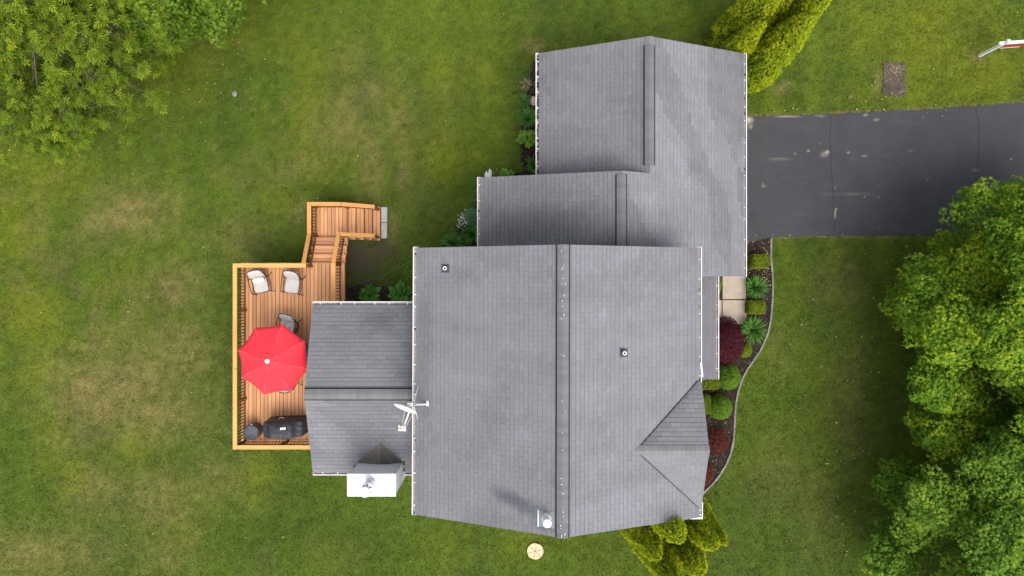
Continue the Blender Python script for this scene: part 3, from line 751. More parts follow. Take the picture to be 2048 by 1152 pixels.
for it in shingles(sGL, None, None, tone_base(2, .50, .10, .09, -.6, st_g, 1.9), 31): emit(mb, sGL, it[2], it[3])  # lower tone than the right slope: shaded side put into colour
v1 = sGR.uv((xGrg, yGt, zGrg))[1]; v2 = sGR.L; uM = yMt-yGb; uB = yMb-yGb; v3 = sGR.uv((5.7, yGb, ZG+pG*(xGR-5.7)))[1]
o_ = 0.02
for it in shingles(sGR, [[(uM+.02, -o_), (sGR.W+o_, -o_), (sGR.W+o_, v1), (uM+.02, v1)]], None, tone_base(4, .64, .11, .20, -1.4, lambda u, v: -0.10*math.exp(-(v/.3)**2), 1.5), 32, shadow_gap=.0135): emit(mb, sGR, it[2], it[3])
tag(mb.build('shingles', M['shingle'], garage_roof), kind='stuff')
mb = MB()
for it in shingles(sGR, [[(uB, -o_), (uM+.02, -o_), (uM+.02, v2), (uB, v2)], [(-o_, -o_), (uB, -o_), (uB, v3), (-o_, v3)]], None, tone_base(4, .62, .11, .20, -1.4, None, 1.5), 32, shadow_gap=.0135): emit(mb, sGR, it[2], it[3])
def shade_w(u, v): return -0.20*math.exp(-((sWL.W-u)/1.6)**2)*(0.5+float(vnoise(u, v, .9, 4)))  # darkens towards the main wall: its shade painted into the shingle tone
for it in shingles(sWL, None, None, tone_base(6, .40, .09, .03, .5, shade_w), 33): emit(mb, sWL, it[2], it[3])  # low base tone also carries the shade on this slope
tag(mb.build('shingles', M['shingle'], wing_roof), kind='stuff')

# porch roof --------------------------------------------------------------
ZP = 2.70; xP = P(1431, 600, ZP).x; yPb = P(1431, 757, ZP).y
sP = Slope((xP, yPb, ZP), (xP, 0.9, ZP), (5.35, yPb, ZP+.55), (5.35, 0.9, ZP+.55))
porch_roof = roof_part('porch_roof', [([sP.e0, sP.e1, sP.r1, sP.r0], sP.n)], None)
mb = MB()
for it in shingles(sP, None, None, tone_base(7, .42, .09, .03, .5), 41): emit(mb, sP, it[2], it[3])
tag(mb.build('shingles', M['shingle'], porch_roof), kind='stuff')

# sunroom roof ------------------------------------------------------------
ZS = 4.0; ySt = P(700, 611, ZS).y; ySb = P(700, 943, ZS).y; xSl = P(626.5, 611, ZS).x; zSr = 4.92; ySr = P(610, 788.5, zSr).y
sST = Slope((-2.55, ySt, ZS), (xSl, ySt, ZS), (-2.55, ySr, zSr), (xSl, ySr, zSr)); sSB = Slope((xSl, ySb, ZS), (-2.55, ySb, ZS), (xSl, ySr, zSr), (-2.55, ySr, zSr))
sunroom_roof = roof_part('sunroom_roof', [([sST.e0, sST.e1, sST.r1, sST.r0], sST.n), ([sSB.e0, sSB.e1, sSB.r1, sSB.r0], sSB.n)], None)
ch = dict(x0=P(694, 950, 5.56).x, x1=P(791.5, 950, 5.56).x, y1=P(700, 948, 5.56).y, y0=P(700, 993, 5.56).y, z=5.56)
def skip_ch(u, v): 
    p = sSB.pt(u, v); return ch['x0']-.02 < p.x < ch['x1']+.02 and p.y < ch['y1']-.0
def st_s(u, v):
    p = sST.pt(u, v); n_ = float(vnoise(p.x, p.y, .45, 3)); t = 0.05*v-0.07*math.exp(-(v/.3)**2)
    for (cx_, cy_, rx_, ry_, a_) in ((-4.2, -.95, .55, .30, -.15), (-4.9, -1.35, .6, .35, -.11), (-3.2, -1.5, .4, .8, -.06), (-5.6, -2.2, .5, .6, -.04)):
        t += a_*math.exp(-((p.x-cx_)/rx_)**2-((p.y-cy_)/ry_)**2)*(.4+1.2*n_)
    return t
mb = MB()
for it in shingles(sST, None, None, tone_base(1, .40, .10, .08, .5, st_s), 51): emit(mb, sST, it[2], it[3])  # upper slope toned darker than the lower: slope shading put into tone
for it in shingles(sSB, None, skip_ch, tone_base(3, .56, .10, .13, .8, None, 1.5), 52, shadow_gap=.013): emit(mb, sSB, it[2], it[3])
tag(mb.build('shingles', M['shingle'], sunroom_roof), kind='stuff')

# walls ---------------------------------------------------------------------
def wall(name, x0, x1, y0, y1, z1, gable=None, mat='siding'):
    mb = MB(); mb.box(x0, x1, y0, y1, -0.3, z1)
    if gable:
        ax, c, zt = gable
        if ax == 'y':   # ridge runs along y, gable ends at y0,y1
            mb.hexa([(x0, y0, z1), (x1, y0, z1), (x1, y1, z1), (x0, y1, z1), (c-.02, y0, zt), (c+.02, y0, zt), (c+.02, y1, zt), (c-.02, y1, zt)])
        else:
            mb.hexa([(x0, y0, z1), (x1, y0, z1), (x1, y1, z1), (x0, y1, z1), (x0, c-.02, zt), (x1, c-.02, zt), (x1, c+.02, zt), (x0, c+.02, zt)])
    return mb.build(name, M[mat], house)
wall('wall', -2.55, 5.35, -6.72, 0.85, 5.50, ('y', 1.44, 7.05))
wall('wall', 1.2, 7.68, 3.2, 7.8, 2.85, ('y', 4.45, 4.30))
wall('wall', -0.75, 7.68, 0.86, 3.4, 2.85)
wall('wall', -6.27, -2.56, -5.80, -0.80, 3.95, ('x', ySr, 4.72))
mb = MB(); mb.box(5.36, 5.60, -6.5, -3.1, -0.3, 5.5); mb.hexa([(5.36, -6.5, 5.5), (5.6, -6.5, 5.5), (5.6, -3.1, 5.5), (5.36, -3.1, 5.5), (5.36, yc-.02, 6.2), (5.6, yc-.02, 6.2), (5.6, yc+.02, 6.2), (5.36, yc+.02, 6.2)]); mb.build('wall', M['siding'], house)
mb = MB(); mb.box(7.681, 7.72, 2.4, 6.6, 0.02, 2.3); gd = mb.build('garage_door', M['white'], house)
for k in range(4):
    for q in range(4):
        mb = MB(); mb.box(7.721, 7.735, 2.5+q*1.03, 3.4+q*1.03, 0.12+k*0.56, 0.58+k*0.56); mb.build('door_panel', M['white'], gd)
mb = MB(); mb.box(5.351, 5.40, -1.2, -0.2, 0.1, 2.2); mb.build('front_door', M['signred'], house)
for (yy, zz) in ((-5.6, 1.0), (-4.5, 1.0), (-5.6, 3.6), (-4.5, 3.6)):
    mb = MB(); mb.box(5.601, 5.64, yy-.05, yy+.95, zz-.05, zz+1.35); wf = mb.build('window', M['white'], house)
    mb = MB(); mb.box(5.641, 5.65, yy+.04, yy+.86, zz+.05, zz+1.25); mb.build('pane', M['glass_dark'], wf)
for (yy) in (-0.9, -2.3):
    mb = MB(); mb.box(6.95, 7.07, yy, yy+.12, -.1, 2.62); mb.build('porch_post', M['white'], house)

# rake boards -----------------------------------------------------------------
def rake(a, b):
    a = Vector(a); b = Vector(b); mb = MB(); dz = Vector((0, 0, -0.075)); mb.bar(a+dz, b+dz, 0.03, 0.12); mb.build('rake_board', M['white'], house)
for s_ in (sML, sMR):
    rake(s_.e0+(s_.e0-s_.e1).normalized()*.0, s_.r0+(s_.r0-s_.r1).normalized()*.0); rake(s_.e1+(s_.e1-s_.e0).normalized()*.0, s_.r1+(s_.r1-s_.r0).normalized()*.0)
rake((xGl, yGt, ZG+.02), (xGrg, yGt, zGrg)); rake((xGR, yGt, ZG), (xGrg, yGt, zGrg))
rake((xMl, yMt, zMl), (xMr, yMt, zMr)); rake((xGR, yGb, ZG), (5.9, yGb, ZG+pG*(xGR-5.9)))
rake((xSl, ySt, ZS), (xSl, ySr, zSr)); rake((xSl, ySb, ZS), (xSl, ySr, zSr))
rake((5.832, dA.y, ZM+.03), (5.832, yc, 6.375)); rake((5.832, dB.y, ZM+.03), (5.832, yc, 6.375))

# gutters -----------------------------------------------------------------------
def gutter(a, b, out, n_h, debris=0.0, caps=(True, True), seed=0, hang=None):
    """trough along a->b hung outside the eave edge, out = outward unit vector"""
    a = Vector(a); b = Vector(b); out = Vector(out); d = (b-a).normalized(); up = Vector((0, 0, 1)); zt = -0.02
    W_ = 0.125; mb = MB()
    def strip(o0, z0, o1, z1, th):
        mb.bar(a+out*((o0+o1)/2)+up*((z0+z1)/2), b+out*((o0+o1)/2)+up*((z0+z1)/2), abs(o1-o0) if abs(o1-o0) > abs(z1-z0) else th, abs(z1-z0) if abs(z1-z0) >= abs(o1-o0) else th)
    strip(W_-.010, zt-.10, W_-.0085, zt-.004, .006)     # front face
    strip(W_-.018, zt, W_+.006, zt, .008)          # rolled lip
    strip(-.035, zt-.105, W_-.012, zt-.105, .006)    # bottom
    strip(-.038, zt-.10, -.036, zt-.01, .004)         # back
    if caps[0]: mb.bar(a+out*(-.03)+up*(zt-.05), a+out*(W_)+up*(zt-.05), .006, .10)
    if caps[1]: mb.bar(b+out*(-.03)+up*(zt-.05), b+out*(W_)+up*(zt-.05), .006, .10)
    g_ = mb.build('gutter', M['white'], house)
    mb = MB(); mb.bar(a+out*.04+up*(zt-.070), b+out*.04+up*(zt-.070), .135, .010); mb.build('gutter_floor', M['gutter_in'], g_)
    rr = random.Random(seed); L = (b-a).length
    ks = hang if hang else [(k+0.5)/n_h+rr.uniform(-.02, .02) for k in range(n_h)]
    for t in ks:
        mb = MB(); c = a.lerp(b, t); mb.bar(c+out*(-.03)+up*(zt-.006), c+out*(W_-.03)+up*(zt-.006), .024, .005); mb.build('gutter_hanger', M['white'], g_)
    if debris:
        mb = MB()
        for k in range(int(L*debris)):
            c = a+d*rr.uniform(0, L)+out*rr.uniform(0.0, .09)+up*(zt-.058); r_ = rr.uniform(.01, .035)
            mb.box(c.x-r_, c.x+r_, c.y-r_*rr.uniform(.5, 2), c.y+r_, c.z-.012, c.z+rr.uniform(.004, .02))
        tag(mb.build('leaf_litter', M['debris'], g_), kind='stuff')
    return g_
gutter(mE['tl']+Vector((0, .05, 0)), mE['bl']+Vector((0, -.03, 0)), (-1, 0, 0), 15, 1.0, seed=1)
gutter(mE['tr']+Vector((0, .05, 0)), Vector((mE['tr'].x, dA.y-.12, ZM)), (1, 0, 0), 7, 0.6, seed=2)
gutter(Vector((mE['br'].x, dB.y+.12, ZM)), mE['br']+Vector((0, -.03, 0)), (1, 0, 0), 3, 1.5, seed=3)
gutter((xMl, yMt+.03, zMl), (xMl, .95, zMl), (-1, 0, 0), 5, 1.0, seed=4)
gutter((xGl, yGt+.03, ZG+.02), (xGl, 3.45, ZG+.02), (-1, 0, 0), 9, 22.0, seed=5)
gutter((xGR, yGt+.03, ZG), (xGR, yGb-.03, ZG), (1, 0, 0), 14, 1.0, seed=6)
gutter((xP, 0.9, ZP), (xP, yPb-.02, ZP), (1, 0, 0), 7, 1.0, seed=7)
gutter((xSl-.02, ySt, ZS), (-2.56, ySt, ZS), (0, 1, 0), 7, 0.6, seed=8)
gutter((xSl-.02, ySb, ZS), (ch['x0']-.02, ySb, ZS), (0, -1, 0), 3, 1.0, seed=9, hang=[.22, .55, .9])
gutter((ch['x1']+.02, ySb, ZS), (-2.56, ySb, ZS), (0, -1, 0), 2, 1.0, seed=10)
# white corner board at the lower main corner
mb = MB(); mb.bar(mE['br']+Vector((-.55, -.045, -.05)), mE['br']+Vector((.13, -.045, -.05)), .06, .05); mb.build('corner_trim', M['white'], house)
mb = MB(); mb.tube([(mE['tr'].x+.10, -2.3, ZM-.05), (mE['tr'].x+.16, -2.75, ZM-.10)], .04, 8); mb.build('downspout', M['white'], house)

# ridge vents + caps --------------------------------------------------------------
def ridge(a, b, wd, raise_, vent, pitch, name='ridge_vent', n_tone=.5, shared=None, seed=0):
    a = Vector(a); b = Vector(b); d = (b-a).normalized(); s_ = Vector((-d.y, d.x, 0)).normalized(); up = Vector((0, 0, 1)); L = (b-a).length; hw = wd/2
    mb = MB(); drop = hw*pitch
    prof = [(-hw+.012, -drop-.01), (-hw+.012, -drop+raise_-.012), (0, raise_-.012), (hw-.012, -drop+raise_-.012), (hw-.012, -drop-.01)]
    for q in range(len(prof)-1):
        (o0, z0), (o1, z1) = prof[q], prof[q+1]
        mb.poly([a+s_*o0+up*z0, b+s_*o0+up*z0, b+s_*o1+up*z1, a+s_*o1+up*z1])
    for e in (a, b): mb.poly([e+s_*o+up*z for o, z in prof])
    if vent:
        for sg in (-1, 1):      # shadow slot along each side
            mb.bar(a+s_*sg*(hw+.014)+up*(-drop+.022), b+s_*sg*(hw+.014)+up*(-drop+.022), .046, .022)
    root = mb.build(name, M['vent_dark'], house)
    # cap pieces (shared mesh variants)
    e = 0.135; n = int(L/e); e = L/n; meshes = []
    for var in range(4):
        m2 = MB(); tn = n_tone+(-.10, 0.0, .05, .12)[var]*.7
        pr = [(-hw, -drop+raise_), (-hw*.5, -drop*.48+raise_+.006), (0, raise_+.004), (hw*.5, -drop*.48+raise_+.006), (hw, -drop+raise_)]
        for q in range(4):
            (o0, z0), (o1, z1) = pr[q], pr[q+1]
            p = lambda o, z, t, dz: Vector((0, 0, 0))+d*(t*(e+.004))+s_*o+up*(z+dz)
            m2.poly([p(o0, z0, 0, .002), p(o1, z1, 0, .002), p(o1, z1, 1, .010), p(o0, z0, 1, .010)], tn)
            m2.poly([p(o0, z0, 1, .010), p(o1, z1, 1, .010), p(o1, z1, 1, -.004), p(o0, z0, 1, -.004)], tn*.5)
        for sg, (o, z) in ((0, pr[0]), (1, pr[-1])):
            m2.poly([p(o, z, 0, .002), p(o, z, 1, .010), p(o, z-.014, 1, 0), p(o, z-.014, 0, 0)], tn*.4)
        me = m2.mesh('ridge_cap'); me.materials.append(M['cap']); meshes.append(me)
    rr = random.Random(seed)
    for k in range(n):
        o = bpy.data.objects.new('ridge_cap', rr.choice(meshes)); COL.objects.link(o); o.parent = root; o.location = a+d*(k*e)-wloc(root)
    return root
rm = ridge(mR['t']+Vector((0, .02, 0)), mR['b']+Vector((0, -.02, 0)), .33, .055, True, .41, seed=1, n_tone=.43)
ridge((xGrg, yGt-.27, zGrg), (xGrg, 3.98, zGrg), .30, .055, True, .45, seed=2, n_tone=.40)
ridge((xGrg, yGt+.02, zGrg), (xGrg, yGt-.27, zGrg), .30, .018, False, .45, 'ridge_course', seed=3, n_tone=.58)
ridge((xMr, yMt-.10, zMr), (xMr, .95, zMr), .30, .055, True, .36, seed=4, n_tone=.36)
ridge((xSl-.02, ySr, zSr), (-2.6, ySr, zSr), .33, .055, True, .32, seed=5, n_tone=.46)
ridge((5.86, yc, 6.375), (dR0.x-.02, yc, 6.375), .30, .020, False, .43, 'ridge_course', seed=6, n_tone=.62)

# bird droppings on the ridges
def splats(lines, n, seed, root, spread=.12):
    rr = random.Random(seed); mb = MB()
    for k in range(n):
        a, b, up_, t0 = rr.choice(lines); t = rr.random()**t0; c = Vector(a).lerp(Vector(b), t)+Vector((rr.gauss(0, spread/2), rr.gauss(0, .03), 0)); r_ = rr.uniform(.007, .020)
        z = up_-abs(c.x-Vector(a).lerp(Vector(b), t).x)*.41
        mb.poly([(c.x+r_*rr.uniform(.5, 1.2)*math.cos(q*1.047), c.y+r_*rr.uniform(.5, 1.3)*math.sin(q*1.047), z) for q in range(6)])
    return tag(mb.build('bird_dropping', M['dropping'], root), kind='stuff')
splats([(mR['t'], mR['t'].lerp(mR['b'], .3), ZR+.072, 1.6), (mR['b'], mR['b'].lerp(mR['t'], .25), ZR+.072, 1.6), (mR['t'], mR['b'], ZR+.072, 1.0)], 34, 5, rm, .10)

# plumbing vents ------------------------------------------------------------------
def plumb(px, py, sl):
    p0 = P(px, py, 6.0)
    for _ in range(6):
        u, v = sl.uv(p0); p0 = P(px, py, sl.pt(u, v).z)
    u, v = sl.uv(p0); mb = MB()
    q = [sl.pt(u-.13, v-.13, .016), sl.pt(u+.13, v-.13, .016), sl.pt(u+.13, v+.13, .016), sl.pt(u-.13, v+.13, .016)]
    mb.hexa([*[Vector(a)-sl.n*.012 for a in q], *q]); fo = mb.build('vent_flashing', M['cover2'], house)
    c = sl.pt(u, v, 0); mb = MB(); mb.lathe(c, [(.05, -.05), (.05, .20), (.058, .20), (.058, .225), (.036, .225), (.036, .10)], 16, capb=False, capt=False); mb.build('vent_pipe', M['white'], fo)
    mb = MB(); mb.lathe(c, [(.0355, .09), (.0355, .12)], 16); mb.build('vent_opening', M['black'], fo)
plumb(891, 537, sML); plumb(1247, 706, sMR)

# gas flue ----------------------------------------------------------------------
c = sML.pt(*sML.uv(P(1094, 1030, 7.02)), 0)
u, v = sML.uv(c); mb = MB()
q = [sML.pt(u-.22, v-.24, .016), sML.pt(u+.24, v-.24, .016), sML.pt(u+.24, v+.24, .016), sML.pt(u-.22, v+.24, .016)]
mb.hexa([*[Vector(a)-sML.n*.012 for a in q], *q]); fo = mb.build('flue_flashing', M['flash'], house)
mb = MB(); q0 = sML.pt(u-.23, v-.245, .03); q1 = sML.pt(u+.25, v-.245, .03); mb.bar(q0, q1, .022, .02); mb.build('flashing_edge', M['capwhite'], fo)
mb = MB(); mb.lathe(c, [(.15, -.10), (.14, .12), (.10, .18), (.085, .20), (.085, .42)], 20); mb.build('flue_collar', M['beige'], fo)
mb = MB(); mb.lathe(c, [(.10, .40), (.122, .42), (.122, .52), (.10, .545), (.02, .56)], 24); mb.build('flue_cap', M['capwhite'], fo, smooth=False)

# chimney chase --------------------------------------------------------------------
mb = MB(); x0, x1, y0, y1, zt = ch['x0']+.03, ch['x1']-.03, ch['y0']+.03, ch['y1']-.03, ch['z']-.05
mb.box(x0, x1, y0, y1, -.3, zt); chim = mb.build('chimney', M['siding'], house)
for (xx, yy) in ((x0, y1), (x1, y1), (x1, y0), (x0, y0)):
    mb = MB(); mb.box(xx-.05 if xx == x1 else xx-.008, xx+.008 if xx == x1 else xx+.05, yy-.05 if yy == y1 else yy-.008, yy+.008 if yy == y1 else yy+.05, -.3, zt-.002); mb.build('corner_trim', M['sidingtrim'], chim)
for k in range(9):      # lap siding courses on the faces one can see
    z0 = 4.0+k*.17
    mb = MB(); mb.hexa([(x0+.05, y1, z0), (x1-.05, y1, z0), (x1-.05, y1+.010, z0), (x0+.05, y1+.010, z0), (x0+.05, y1, z0+.168), (x1-.05, y1, z0+.168), (x1-.05, y1+.002, z0+.168), (x0+.05, y1+.002, z0+.168)]); mb.build('siding_board', M['siding'], chim)
for k in range(31):
    z0 = .2+k*.17
    mb = MB(); mb.hexa([(x1, y0+.05, z0), (x1+.010, y0+.05, z0), (x1+.010, y1-.05, z0), (x1, y1-.05, z0), (x1, y0+.05, z0+.168), (x1+.002, y0+.05, z0+.168), (x1+.002, y1-.05, z0+.168), (x1, y1-.05, z0+.168)]); mb.build('siding_board', M['siding'], chim)
mb = MB(); mb.box(ch['x0'], ch['x1'], ch['y0'], ch['y1'], zt, ch['z']-.012); cx_, cy_ = (x0+x1)/2, (y0+y1)/2
mb.hexa([(ch['x0'], ch['y0'], ch['z']-.012), (ch['x1'], ch['y0'], ch['z']-.012), (ch['x1'], ch['y1'], ch['z']-.012), (ch['x0'], ch['y1'], ch['z']-.012), (cx_-.3, cy_-.1, ch['z']+.012), (cx_+.3, cy_-.1, ch['z']+.012), (cx_+.3, cy_+.1, ch['z']+.012), (cx_-.3, cy_+.1, ch['z']+.012)])
mb.build('chimney_cap', M['capwhite'], chim)
fc = P(743, 966, ch['z']); 
mb = MB(); mb.lathe(fc, [(.175, .0), (.175, .05), (.15, .06), (.15, .52)], 24); mb.build('flue_pipe', M['steel'], chim)
mb = MB(); mb.lathe(fc, [(.10, .48), (.19, .52), (.19, .64), (.10, .66), (.10, .88), (.15, .90), (.15, .97), (.02, 1.03)], 24); mb.build('flue_cowl', M['capwhite'], chim)
mb = MB()
for k in range(6):
    a = k*1.047+.3; mb.bar(fc+Vector((.15*math.cos(a), .15*math.sin(a), .656)), fc+Vector((.11*math.cos(a+.3), .11*math.sin(a+.3), .70)), .02, .03)
mb.build('cowl_slot', M['vent_dark'], chim)
# cricket behind the chase
def zs(y): return ZS+(y-ySb)*(zSr-ZS)/(ySr-ySb)
yb = ch['y1']-.02; cx = (ch['x0']+ch['x1'])/2; za = zs(yb); hc = .24; yk = yb+hc/((zSr-ZS)/(ySr-ySb))
ap = Vector((cx+.05, yk, zs(yk)+.008)); pk = Vector((cx+.05, yb, za+hc)); lf = Vector((ch['x0']-.04, yb, za+.006)); rt = Vector((ch['x1']+.04, yb, za+.006))
mb = MB()
sC1 = Slope(lf, ap, pk, ap+Vector((0.001, 0.001, 0))); 
mb.poly([lf, pk, ap], .45); mb.poly([rt, ap, pk], .25)
mb.poly([lf, lf-Vector((0, 0, .1)), rt-Vector((0, 0, .1)), rt, pk], .2)
ck = mb.build('chimney_cricket', M['cricket'], house)
rr = random.Random(8)
def tri_shingles(A, B, C, base, seed):
    """courses parallel to A-C (valley), rising to B"""
    A, B, C = Vector(A), Vector(B), Vector(C); n = (B-A).cross(C-A).normalized()
    if n.z < 0: n = -n
    u = (C-A).normalized(); v = n.cross(u); v = v if v.dot(B-A) > 0 else -v
    W_ = (C-A).length; bu, bv = (B-A).dot(u), (B-A).dot(v); mb = MB(); r_ = random.Random(seed); V = 0; i = 0
    tri = [(0, 0), (W_, 0), (bu, bv)]
    while V < bv:
        U = -(i % 2)*.15
        while U < W_:
            pl = clip_poly([(U+.004, V), (U+.30, V), (U+.30, V+EXPO), (U+.004, V+EXPO)], tri)
            if len(pl) > 2:
                tn = base+r_.uniform(-.1, .1); mb.poly([A+u*a+v*b_+n*(.014-(b_-V)/EXPO*.009) for a, b_ in pl], tn)
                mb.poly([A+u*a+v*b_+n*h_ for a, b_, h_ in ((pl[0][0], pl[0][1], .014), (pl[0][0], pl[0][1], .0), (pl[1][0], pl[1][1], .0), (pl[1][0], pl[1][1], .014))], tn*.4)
            U += .305
        V += EXPO; i += 1
    return mb
tag(tri_shingles(lf, pk, ap, .55, 3).build('shingles', M['cricket'], ck), kind='stuff'); tag(tri_shingles(ap, pk, rt, .30, 4).build('shingles', M['cricket'], ck), kind='stuff')

# ================================================================== SATELLITE DISH
bx = P(856.5, 807, 5.66); top = P(824, 814, 6.25)
dish = empty('satellite_dish', bx, 'pale grey satellite dish on a tripod mast at the roof edge', 'satellite dish')
mb = MB(); mb.tube([bx+Vector((0, 0, .02)), bx+Vector((-.12, -.02, .05)), top+Vector((.05, .02, -.30)), top+Vector((0, 0, -.08)), top], .026, 10); mb.build('mast', M['dish'], dish)
mb = MB(); mb.box(bx.x-.06, bx.x+.06, bx.y-.08, bx.y+.08, bx.z-.03, bx.z+.012); mb.build('mounting_foot', M['dish'], dish)
for (fx, fy) in ((836.2, 770.5), (835.6, 838)):
    f_ = P(fx, fy, 5.50); mb = MB(); mb.tube([f_+Vector((0, 0, .0)), top+Vector((.02, 0, -.22))], .011, 6); s_ = mb.build('strut', M['dish'], dish)
    mb = MB(); mb.box(f_.x-.03, f_.x+.03, f_.y-.03, f_.y+.03, f_.z-.02, f_.z+.015); mb.build('strut_foot', M['dish'], s_)
dc = P(811.5, 816, 6.45); nrm_ = Vector((-.36, -.93, .42)).normalized(); sx_ = nrm_.cross(Vector((0, 0, 1))).normalized(); uy_ = sx_.cross(nrm_)
mb = MB(); rings = []
for face, off in ((0, 0.0), (1, .012)):
    for k in range(6):
        r_ = .36*k/5; dep = -.055*(1-(k/5)**2)+.03
        rings.append([dc+sx_*(r_*math.cos(t)*1.0)+uy_*(r_*.93*math.sin(t))+nrm_*(dep-off) for t in [2*math.pi*q/28 for q in range(28)]])
for base in (0, 6):
    for k in range(base, base+5):
        for q in range(28):
            q2 = (q+1) % 28; mb.poly([rings[k][q], rings[k][q2], rings[k+1][q2], rings[k+1][q]])
for q in range(28):
    q2 = (q+1) % 28; mb.poly([rings[5][q], rings[5][q2], rings[11][q2], rings[11][q]])
mb.build('reflector', M['dish'], dish, smooth=False)
mb = MB(); mb.box(dc.x+.05, dc.x+.22, dc.y+.03, dc.y+.16, dc.z-.22, dc.z+.08); mb.tube([top, dc+Vector((.1, .08, -.05))], .03, 8); mb.build('bracket', M['dish'], dish)
la = dc+sx_*(.12 if sx_.x > 0 else -.12)-uy_*.30+nrm_*.02; lb = P(806, 858, 6.30)
mb = MB(); mb.bar(la, lb, .045, .04); mb.build('feed_arm', M['dish'], dish)
for sg in (-.12, .14):
    mb = MB(); mb.tube([la+sx_*sg, lb+sx_*sg*.35], .006, 5); mb.build('stay_rod', M['dish'], dish)
for k, dx in enumerate((-.10, -.015, .065)):
    mb = MB(); c = lb+Vector((dx, .05+.02*(k == 0)-.02*k*0, .05)); mb.tube([c+Vector((-.01, .05, .0)), c+Vector((.01, -.045, .0))], [.034, .03], 10); mb.build('feed_horn', M['beige'], dish)
mb = MB(); mb.bar(lb+Vector((-.14, -.02, .03)), lb+Vector((.10, -.03, .03)), .05, .05); mb.build('feed_bracket', M['beige'], dish)

# ================================================================== DECK
ZD, ZL = 1.62, 0.90
deck = empty('wooden_deck', (-8.0, -2.4, 0), 'orange stained wooden deck with railings and two short stair flights', 'deck')
def dbox(name, mat, x0, x1, y0, y1, z0, z1, b=.004):
    mb = MB(); mb.hexa([(x0, y0, z0), (x1, y0, z0), (x1, y1, z0), (x0, y1, z0), (x0+b, y0+b, z1), (x1-b, y0+b, z1), (x1-b, y1-b, z1), (x0+b, y1-b, z1)])
    return mb.build(name, M[mat], deck)
DX0, DX1, DY0, DY1 = -9.91, -6.12, -5.70, 0.93
x = DX0; bw = .1405
while x < DX1-.02:
    x2 = min(x+bw-.011, DX1); y0 = DY0 if x2 < -6.28 else -.79
    dbox('deck_board', 'board_y', x, x2, y0, DY1, ZD-.03, ZD+random.uniform(-.001, .001)); x += bw
for (a, b_, c_, d_) in ((DX0+.02, DX0+.06, DY0, DY1-.02), (DX1-.06, DX1-.02, -.79, DY1-.02), (DX0+.06, -6.30, DY0+.01, DY0+.05), (DX0+.06, DX1-.06, DY1-.06, DY1-.02)):
    dbox('rim_joist', 'joist', a, b_, c_, d_, ZD-.24, ZD-.033)
for k in range(12):
    yy = DY0+.3+k*.55
    dbox('joist', 'joist', DX0+.06, -6.32 if yy < -.8 else DX1-.07, yy, yy+.04, ZD-.22, ZD-.034)
for (xx, yy) in ((-9.7, -5.45), (-9.7, -2.4), (-9.7, .6), (-6.6, .6), (-8.1, -5.45), (-8.1, .6)):
    dbox('support_post', 'joist', xx-.06, xx+.06, yy-.06, yy+.06, -.2, ZD-.245)
# landing
LX0, LX1, LY0, LY1 = -7.50, -6.20, 1.90, 3.18
x = LX0
while x < LX1-.02:
    x2 = min(x+bw-.011, LX1); dbox('deck_board', 'board_y', x, x2, LY0, LY1, ZL-.03, ZL+random.uniform(-.001, .001)); x += bw
for (a, b_, c_, d_) in ((LX0+.02, LX0+.06, LY0, LY1-.02), (LX1-.06, LX1-.02, LY0, LY1-.02), (LX0+.06, LX1-.06, LY0+.01, LY0+.05), (LX0+.06, LX1-.06, LY1-.06, LY1-.02)):
    dbox('rim_joist', 'joist', a, b_, c_, d_, ZL-.20, ZL-.033)
for (xx, yy) in ((-7.35, 3.0), (-6.35, 3.0), (-7.35, 2.05), (-6.35, 2.05)): dbox('support_post', 'joist', xx-.05, xx+.05, yy-.05, yy+.05, -.2, ZL-.205)
# flight 1: deck -> landing (descends towards +y)
for k in range(3):
    z = ZD-.18*(k+1); y0 = DY1+k*.325-.01
    for q in range(2): dbox('stair_tread', 'board_x', -7.46, -6.14+.0*q, y0+q*.168, y0+q*.168+.160, z-.035, z+random.uniform(-.001, .001))
for k in range(4):
    z = ZD-.18*k; y0 = DY1+k*.325-.035 if k else DY1-.018
    dbox('stair_riser', 'board_x', -7.44, -6.16, y0, y0+.02, z-.18, z-.037)
for xx in (-7.44, -6.20):
    mb = MB(); mb.bar((xx, DY1, ZD-.28), (xx, 1.93, ZL-.10), .04, .22); mb.build('stair_stringer', M['joist'], deck)
# flight 2: landing -> ground (descends towards +x)
for k in range(4):
    z = ZL-.18*(k+1); x0_ = LX1+k*.275-.012
    for q in range(2): dbox('stair_tread', 'board_y', x0_+q*.142, x0_+q*.142+.136, 1.84, 3.16, z-.035, z+random.uniform(-.001, .001))
for k in range(5):
    z = ZL-.18*k; x0_ = LX1+k*.275-.034 if k else LX1-.018
    dbox('stair_riser', 'post', x0_, x0_+.018, 1.86, 3.14, max(z-.18, -.05), z-.037)
for yy in (1.87, 3.12):
    mb = MB(); mb.bar((LX1, yy, ZL-.24), (-5.13, yy, .02), .04, .2); mb.build('stair_stringer', M['joist'], deck)
dbox('rim_joist', 'post', -5.10, -5.085, 1.84, 3.16, -.03, .15)

